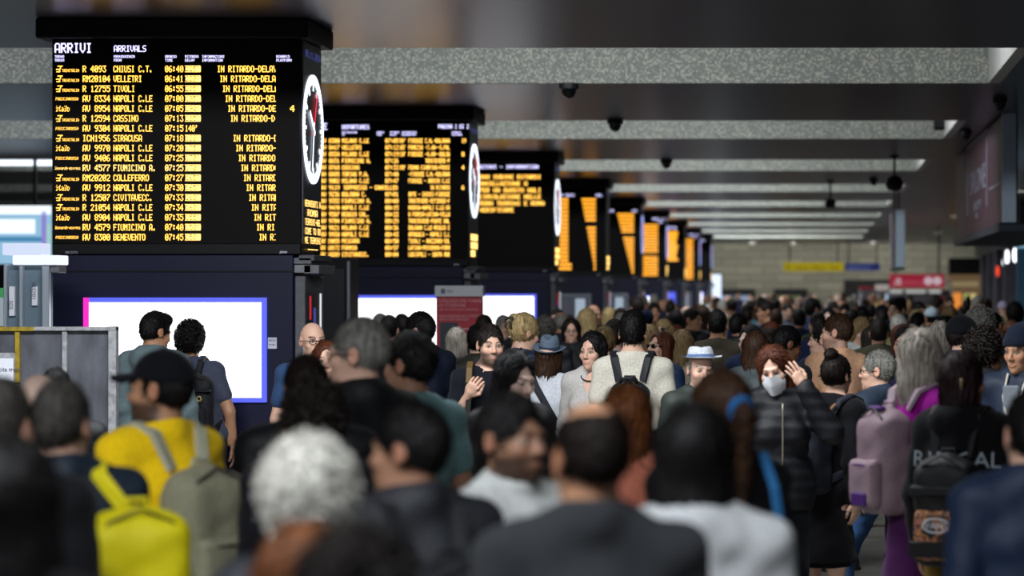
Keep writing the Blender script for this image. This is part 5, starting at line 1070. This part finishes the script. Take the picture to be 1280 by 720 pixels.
for d0, d1, where in ZONES:
    n = {20: 12, 30: 30, 41: 38, 56: 38, 75: 36}[d0]; made = 0; tries = 0
    while made < n and tries < 4000:
        tries += 1; d = rnd.uniform(d0, d1); xmin = -3.25; xmax = min(2.6, PX(1284, d)) if d < 54 else min(4.0, PX(1222, d)); x = rnd.uniform(xmin, xmax); px = AX + x * FPX / d
        if not 690 < px < 1284: continue
        if any((x - a) ** 2 + (d - b) ** 2 < .58 ** 2 for a, b in spots): continue
        if d > 81 and d < 90 and px > 1066: continue
        k = rnd.randrange(len(FARM)) if d > 40 else rnd.choice((0, 1, 2, 3, 5, 8)); hk = FARM[k][2]; fem = FARM[k][1]; H = rnd.uniform(1.56, 1.7) if fem else rnd.uniform(1.66, 1.7 if d < 32 else 1.84)
        hc = rnd.choice(('dark', 'brown', 'dirty', 'blond', 'auburn', 'black') if fem else (('grey', 'white') if hk == 'ring' else ('dark', 'black', 'brown', 'black', 'grey')))
        col = rnd.choice(list(SH)[:3] * 2 + list(SH)) if d > 40 else rnd.choice(('black', 'navy', 'grey', 'black', 'olive')); yaw = rnd.choice((180, 180, 170, 190, 0, 20, -30, 90, -90, 150, -140)) + rnd.uniform(-12, 12)
        face = 'facing out' if abs(((yaw + 180) % 360) - 180) < 60 else ('seen from behind' if abs(((yaw + 180) % 360) - 180) > 125 else 'in profile')
        hn = HN[hk] % HCN[hc] if '%' in HN[hk] else HN[hk]
        lab = 'person %s, %s, %s top, %s' % (face, hn, col, where)
        if lab in used: continue
        used.add(lab); made += 1; spots.append((x, d)); far_person(px, d, H, yaw, k, col, hc, lab, 'crowd ' + where)

# ================================================================== BAGS and other things carried
def project(obj, V, axis_y=1.0):
    """lay flat lettering (x, z) on the back of a garment"""
    from mathutils.bvhtree import BVHTree
    me = obj.data; bvh = BVHTree.FromPolygons([v.co for v in me.vertices], [p.vertices for p in me.polygons]); out = []
    for x, y, z in V:
        h = bvh.ray_cast(Vector((x, axis_y, z)), Vector((0, -axis_y, 0)))[0]; out.append((x, (h.y if h else .12) + .004 + y, z))
    return out
def print_on(ref, t, size, x, z, m, name='lettering'):
    r, S, sc, top_o = ref; o = text(name, t, size, (0, 0, 0), (0, 0, 0), m, None, ext=.0005, align='CENTER'); bm_ = o.data
    V = [(-v.co.x + x, v.co.z, v.co.y + z) for v in bm_.vertices]; V = project(top_o, V)
    for v, q in zip(bm_.vertices, V): v.co = q
    bm_.flip_normals(); bm_.update(); o.parent = top_o; return o
def child_head(ref, name, mb, m, smooth=True):
    mb.V = [tuple(v) for v in headed(ref[1], mb.V)]; return mb.build(name, m, ref[0], smooth)

backpack(gm, 'bright yellow backpack slung on the grey-haired man in navy', 'd6c90f', None, 'cfc214', sx=-.19, one=-1, zc=1.19, size=(.15, .09, .22), y0=.15, trims='101010')
backpack(cm, 'beige canvas backpack on the yellow sweater', '8d8a74', None, 'a9a893', zc=1.14, size=(.15, .085, .25), y0=.135, m=cloth('8d8a74'))
backpack(jm, 'black backpack on the charcoal jacket in the front rows', '17181d', zc=1.14, y0=.15)
b, c, sz = backpack(wm, 'black backpack with a round grab handle on the cream t-shirt', '14161c', zc=1.16, size=(.115, .085, .21), y0=.115)
MB().tube([(-.05, .02, sz[2] * .75), (-.045, .07, sz[2] * .98), (0, .085, sz[2] * 1.04), (.045, .07, sz[2] * .98), (.05, .02, sz[2] * .75)], .011, 8).build('top_roll', nylon('0d0e12'), b, True)
b, c, sz = backpack(bw, 'dark navy backpack with a small white label patch on the woman with the bun', '1b1e28', '1f2330', '22252f', zc=1.17, size=(.15, .095, .235), y0=.12)
MB().bbox(-.0, .05, sz[1] + .045, sz[1] + .052, -.2, -.16, .002).build('label_patch', PAPER, b); MB().bbox(.008, .042, sz[1] + .051, sz[1] + .054, -.193, -.168, .001).build('patch_print', mat('ink', '#3a3c48'), b)
strap(bw, [(-.1, .13, 1.47), (-.05, .16, 1.40), (.05, .15, 1.25), (.14, .12, 1.05), (.17, .08, .9)], [(0, 1, .4)] * 5, '6a4a30', 'thin brown bag strap across the back of the woman with the bun', .022)
b, c, sz = backpack(mw, 'pale pink backpack with purple trim on the magenta top', '86707a', '86707a', '93808a', zc=1.19, size=(.13, .085, .24), y0=.12, trims='4a1a6a')
MB().bbox(-.06, .06, sz[1] + .04, sz[1] + .056, -.2, -.14, .012).build('purple_logo_tab', nylon('3c1160'), b); MB().bbox(-.05, .05, sz[1] * .2, sz[1] * .7, sz[2] * .9, sz[2] * .99, .01).build('purple_top_tab', nylon('4a1a6a'), b)
fl = mat('floral', '#201510', .7); nt = fl.node_tree; bs = nt.nodes['Principled BSDF']; tc = nt.nodes.new('ShaderNodeTexCoord'); vo = nt.nodes.new('ShaderNodeTexNoise'); vo.inputs['Scale'].default_value = 17; vo.inputs['Detail'].default_value = 1.5
cr = nt.nodes.new('ShaderNodeValToRGB'); cr.color_ramp.interpolation = 'CONSTANT'; el = cr.color_ramp.elements; el[0].position = 0; el[0].color = (*lin('#1a1012'), 1); el[1].position = .44; el[1].color = (*lin('#8a5a38'), 1)
for ps, cc in ((.5, '#c78a4e'), (.55, '#4a2418'), (.6, '#a86a5a'), (.66, '#151013')): e_ = el.new(ps); e_.color = (*lin(cc), 1)
nt.links.new(tc.outputs['Object'], vo.inputs['Vector']); nt.links.new(vo.outputs['Fac'], cr.inputs[0]); nt.links.new(cr.outputs[0], bs.inputs['Base Color'])
b, c, sz = backpack(rw, 'black backpack with an orange floral pocket and oval emblem', '0b0b0e', fl, '0d0d11', zc=1.08, size=(.14, .09, .25), y0=.13)
zy = sz[1] + .047; em = MB().tube([(.04 * math.cos(q) * 1.5, zy + .003, -.06 + .03 * math.sin(q)) for q in np.linspace(0, 2 * math.pi, 25)], .004, 6, False); eo = em.build('emblem_ring', PAPER, b, True)
t_ = text('lettering', 'VANS', .042, (.052, zy + .004, -.074), (math.pi / 2, 0, math.pi), PAPER, b, ext=.001)
MB().bbox(-.125, .125, zy - .02, zy + .008, -.2, -.13, .006).build('black_band', nylon('0a0a0c'), b); MB().bbox(-.14, .14, .02, sz[1] + .012, .06, .11, .01).build('upper_band', nylon('121217'), b)
print_on(rw, 'RADICAL', .1, .0, 1.26, mat('hoodie_print', '#8a949c', .8))
pm = mat('camo', '#15151d', .8, 0, .2, 40, .9)
b, c, sz = backpack(sm, 'patterned black backpack with small gold rings on the man at the bright advert', '1a1a24', None, '12131c', zc=1.17, size=(.15, .09, .25), y0=.13, m=pm)
for x, z in ((.085, .06), (-.075, .065), (.0, .0), (.01, -.17)):
    g_ = MB().tube([(x + .016 * math.cos(q), sz[1] + .05, z + .016 * math.sin(q)) for q in np.linspace(0, 2 * math.pi, 17)], .0055, 8, False); g_.build('gold_ring', mat('gold_ring', '#c8b273', .35, .6), b, True)
MB().bbox(-.03, .03, sz[1] + .035, sz[1] + .05, .05, .075, .003).build('name_patch', mat('patch_grey', '#6a6f80', .6), b); MB().bbox(-.15, .15, .03, sz[1] + .03, .11, .125, .004).build('compression_strap', nylon('0f1018'), b)
strap(gy, [(-.115, .05, 1.50), (-.118, -.02, 1.525), (-.12, -.09, 1.49), (-.122, -.14, 1.40)], [(0, .5, 1), (0, 0, 1), (0, -.6, .8), (0, -1, .1)], '5e4a28', 'tan padded shoulder strap held by the stern man in black', .04)
strap(gy, [(-.122, -.145, 1.40), (-.12, -.165, 1.30), (-.13, -.155, 1.15), (-.15, -.11, 1.02)], [(0, -1, .1)] * 4, '1c1a18', 'black lower strap webbing of the stern man in black', .035)
ph = worn('mobile_phone', gy, gy[1].L((.09, -.34, 1.17)), 'thin mobile phone in the hand of the stern man in black', 'phone')
mb = MB().bbox(-.036, .036, -.075, .075, -.004, .004, .003); mb.build('case', mat('phone_dark', '#16171c', .3), ph); MB().box(-.033, .033, -.07, .07, .004, .0048).build('display', glow('phone_glow', (.5, .6, .8), .6), ph); ph.rotation_euler.x = math.radians(-25)
strap(hm, [(.10, .1, 1.51), (.05, .15, 1.42), (-.05, .16, 1.25), (-.14, .12, 1.08)], [(0, 1, .5), (0, 1, .2), (0, 1, 0), (-.4, 1, 0)], '15171f', 'black bag strap crossing the white shirt under the grey hat', .05)
strap(bc_, [(-.08, .1, 1.53), (-.03, .145, 1.44), (.06, .14, 1.28), (.13, .11, 1.12)], [(0, 1, .4)] * 4, '14161c', 'dark strap across the blue top of the woman with the claw clip', .04)
for q, zz in ((-1, 0), (1, 0)):
    pass
cl_ = MB().bbox(-.045, .045, .122, .142, .045, .075, .01)
for i in range(5): cl_.tube([(-.04 + .02 * i, .13, .07), (-.042 + .021 * i, .142, .03), (-.036 + .018 * i, .13, -.005)], .0055, 6)
child_head(bc_, 'hair_claw_clip', cl_, mat('claw_clip', '#3a3530', .3))
# necklace, ear ring, mask, jacket zip
nk = MB(); N_ = fw[1].N; nk.tube([N_ + np.array((.068 * math.sin(q), -.03 - .075 * (1 + math.cos(q)) / 2, -.01 - .07 * (1 + math.cos(q)) / 2)) for q in np.linspace(-2.2, 2.2, 25)], .0045, 6); nk.build('necklace', mat('bead_black', '#0c0c0f', .25), fw[0], True)
V = []; F = []
nu, nv_ = 13, 9
for th in (0, .003):
    for j in range(nv_):
        v = j / (nv_ - 1); z = -.022 - .112 * v; wd = .066 - .02 * abs(v - .45) ** 1.5 * 2
        for i in range(nu):
            u = i / (nu - 1) * 2 - 1; x = wd * u; dep = -.133 + .012 * max(0, v - .5) * 2; y = dep + .072 * abs(u) ** 1.6 - th
            V.append((x, y, z))
for th in (0, 1):
    for j in range(nv_ - 1):
        for i in range(nu - 1):
            a = th * nu * nv_ + j * nu + i; f = (a, a + 1, a + nu + 1, a + nu); F.append(f if th else f[::-1])
mk = MB(); mk.add(V, F); mk.tube([(.062, -.045, -.05), (.075, -.01, -.035), (.083, .015, -.01)], .0025, 5); mk.tube([(-.062, -.045, -.05), (-.075, -.01, -.035), (-.083, .015, -.01)], .0025, 5)
child_head(kw, 'face_mask', mk, mat('mask_white', '#d6d9df', .8, 0, .1, 60, .05))
MB().tube([kw[1].L((0, -.168 + .03 * abs(z - 1.25), z)) for z in np.linspace(.9, 1.44, 12)], .005, 6).build('zip', mat('zip_pale', '#8b8578', .4, .5), kw[0], True)
lm = MB().tube([rw[1].H[0] @ np.array((-.055 - .02 * i, .06 + .02 * i, -.06 + .02 * i)) + rw[1].H[1] for i in range(4)], .006, 6); lm.build('hair_clip', mat('clip_horn', '#9a815f', .4), rw[0], True)
lb = MB().tube([bn[1].L(p) for p in ((.06, -.06, 1.5), (.05, -.14, 1.38), (.02, -.16, 1.25), (-.02, -.16, 1.25), (-.05, -.14, 1.38), (-.06, -.06, 1.5))], .007, 6); lb.build('lanyard', mat('lanyard', '#b9b4a6', .8), bn[0], True)
MB().bbox(-.05, .05, -.155, -.135, 1.12, 1.44, .01).build('grey_shirt', cloth('6d727a'), bn[0])
tl = MB().tube([pw[1].H[0] @ np.array((.03 * math.cos(q), .118 + .012 * math.sin(q), -.0 + .03 * math.sin(q))) + pw[1].H[1] for q in np.linspace(0, 6.283, 17)], .012, 8, False); tl.build('hair_tie', cloth('1f5f9a'), pw[0], True)
strap(pw, [(-.09, .1, 1.52), (-.1, .15, 1.42), (-.12, .15, 1.3), (-.15, .12, 1.15)], [(0, 1, .4)] * 4, '2f6fa8', 'light blue strap behind the brown ponytail', .03)
st = worn('shoulder_bag', nv, nv[1].L((.28, -.03, 1.02)), 'red and grey shoulder bag of the tall man in navy', 'bag')
MB().bbox(-.07, .07, -.16, .16, -.12, .06, .03).build('bag_body', nylon('7a1020'), st); MB().bbox(-.075, .075, -.165, .165, .06, .14, .02).build('flap', nylon('5d6b78'), st); MB().bbox(-.03, .03, -.12, .12, -.16, -.11, .02).build('base_pad', nylon('8a8a70'), st)
# suitcases standing in the crowd: only the raised handles show
def suitcase(px, py, d, col, label):
    zt = PZ(py, d); r = empty('suitcase', (PX(px, d), d, 0), .3, 1.0, label, 'suitcase'); MB().bbox(-.2, .2, -.12, .12, .05, .62, .04).build('shell', nylon(col), r)
    for s in (1, -1): MB().tube([(s * .09, .1, .6), (s * .09, .1, zt - .02)], .007, 8).build('handle_rod', STEEL, r)
    MB().bbox(-.105, .105, .082, .118, zt - .03, zt, .012).build('grip', DARKM, r)
    for x in (-.16, .16):
        for y in (-.09, .09): w_ = MB().lathe([(.001, -.012), (.026, -.012), (.026, .012), (.001, .012)], 12); w_.xf(rot('y', 90), (x, y, .026)); w_.build('wheel', DARKM, r)
suitcase(329, 566, 17.0, '14161c', 'black suitcase with raised handle beside the arrivals pillar'); suitcase(131, 571, 17.4, '22252e', 'dark suitcase with raised handle at the end of the hoarding')
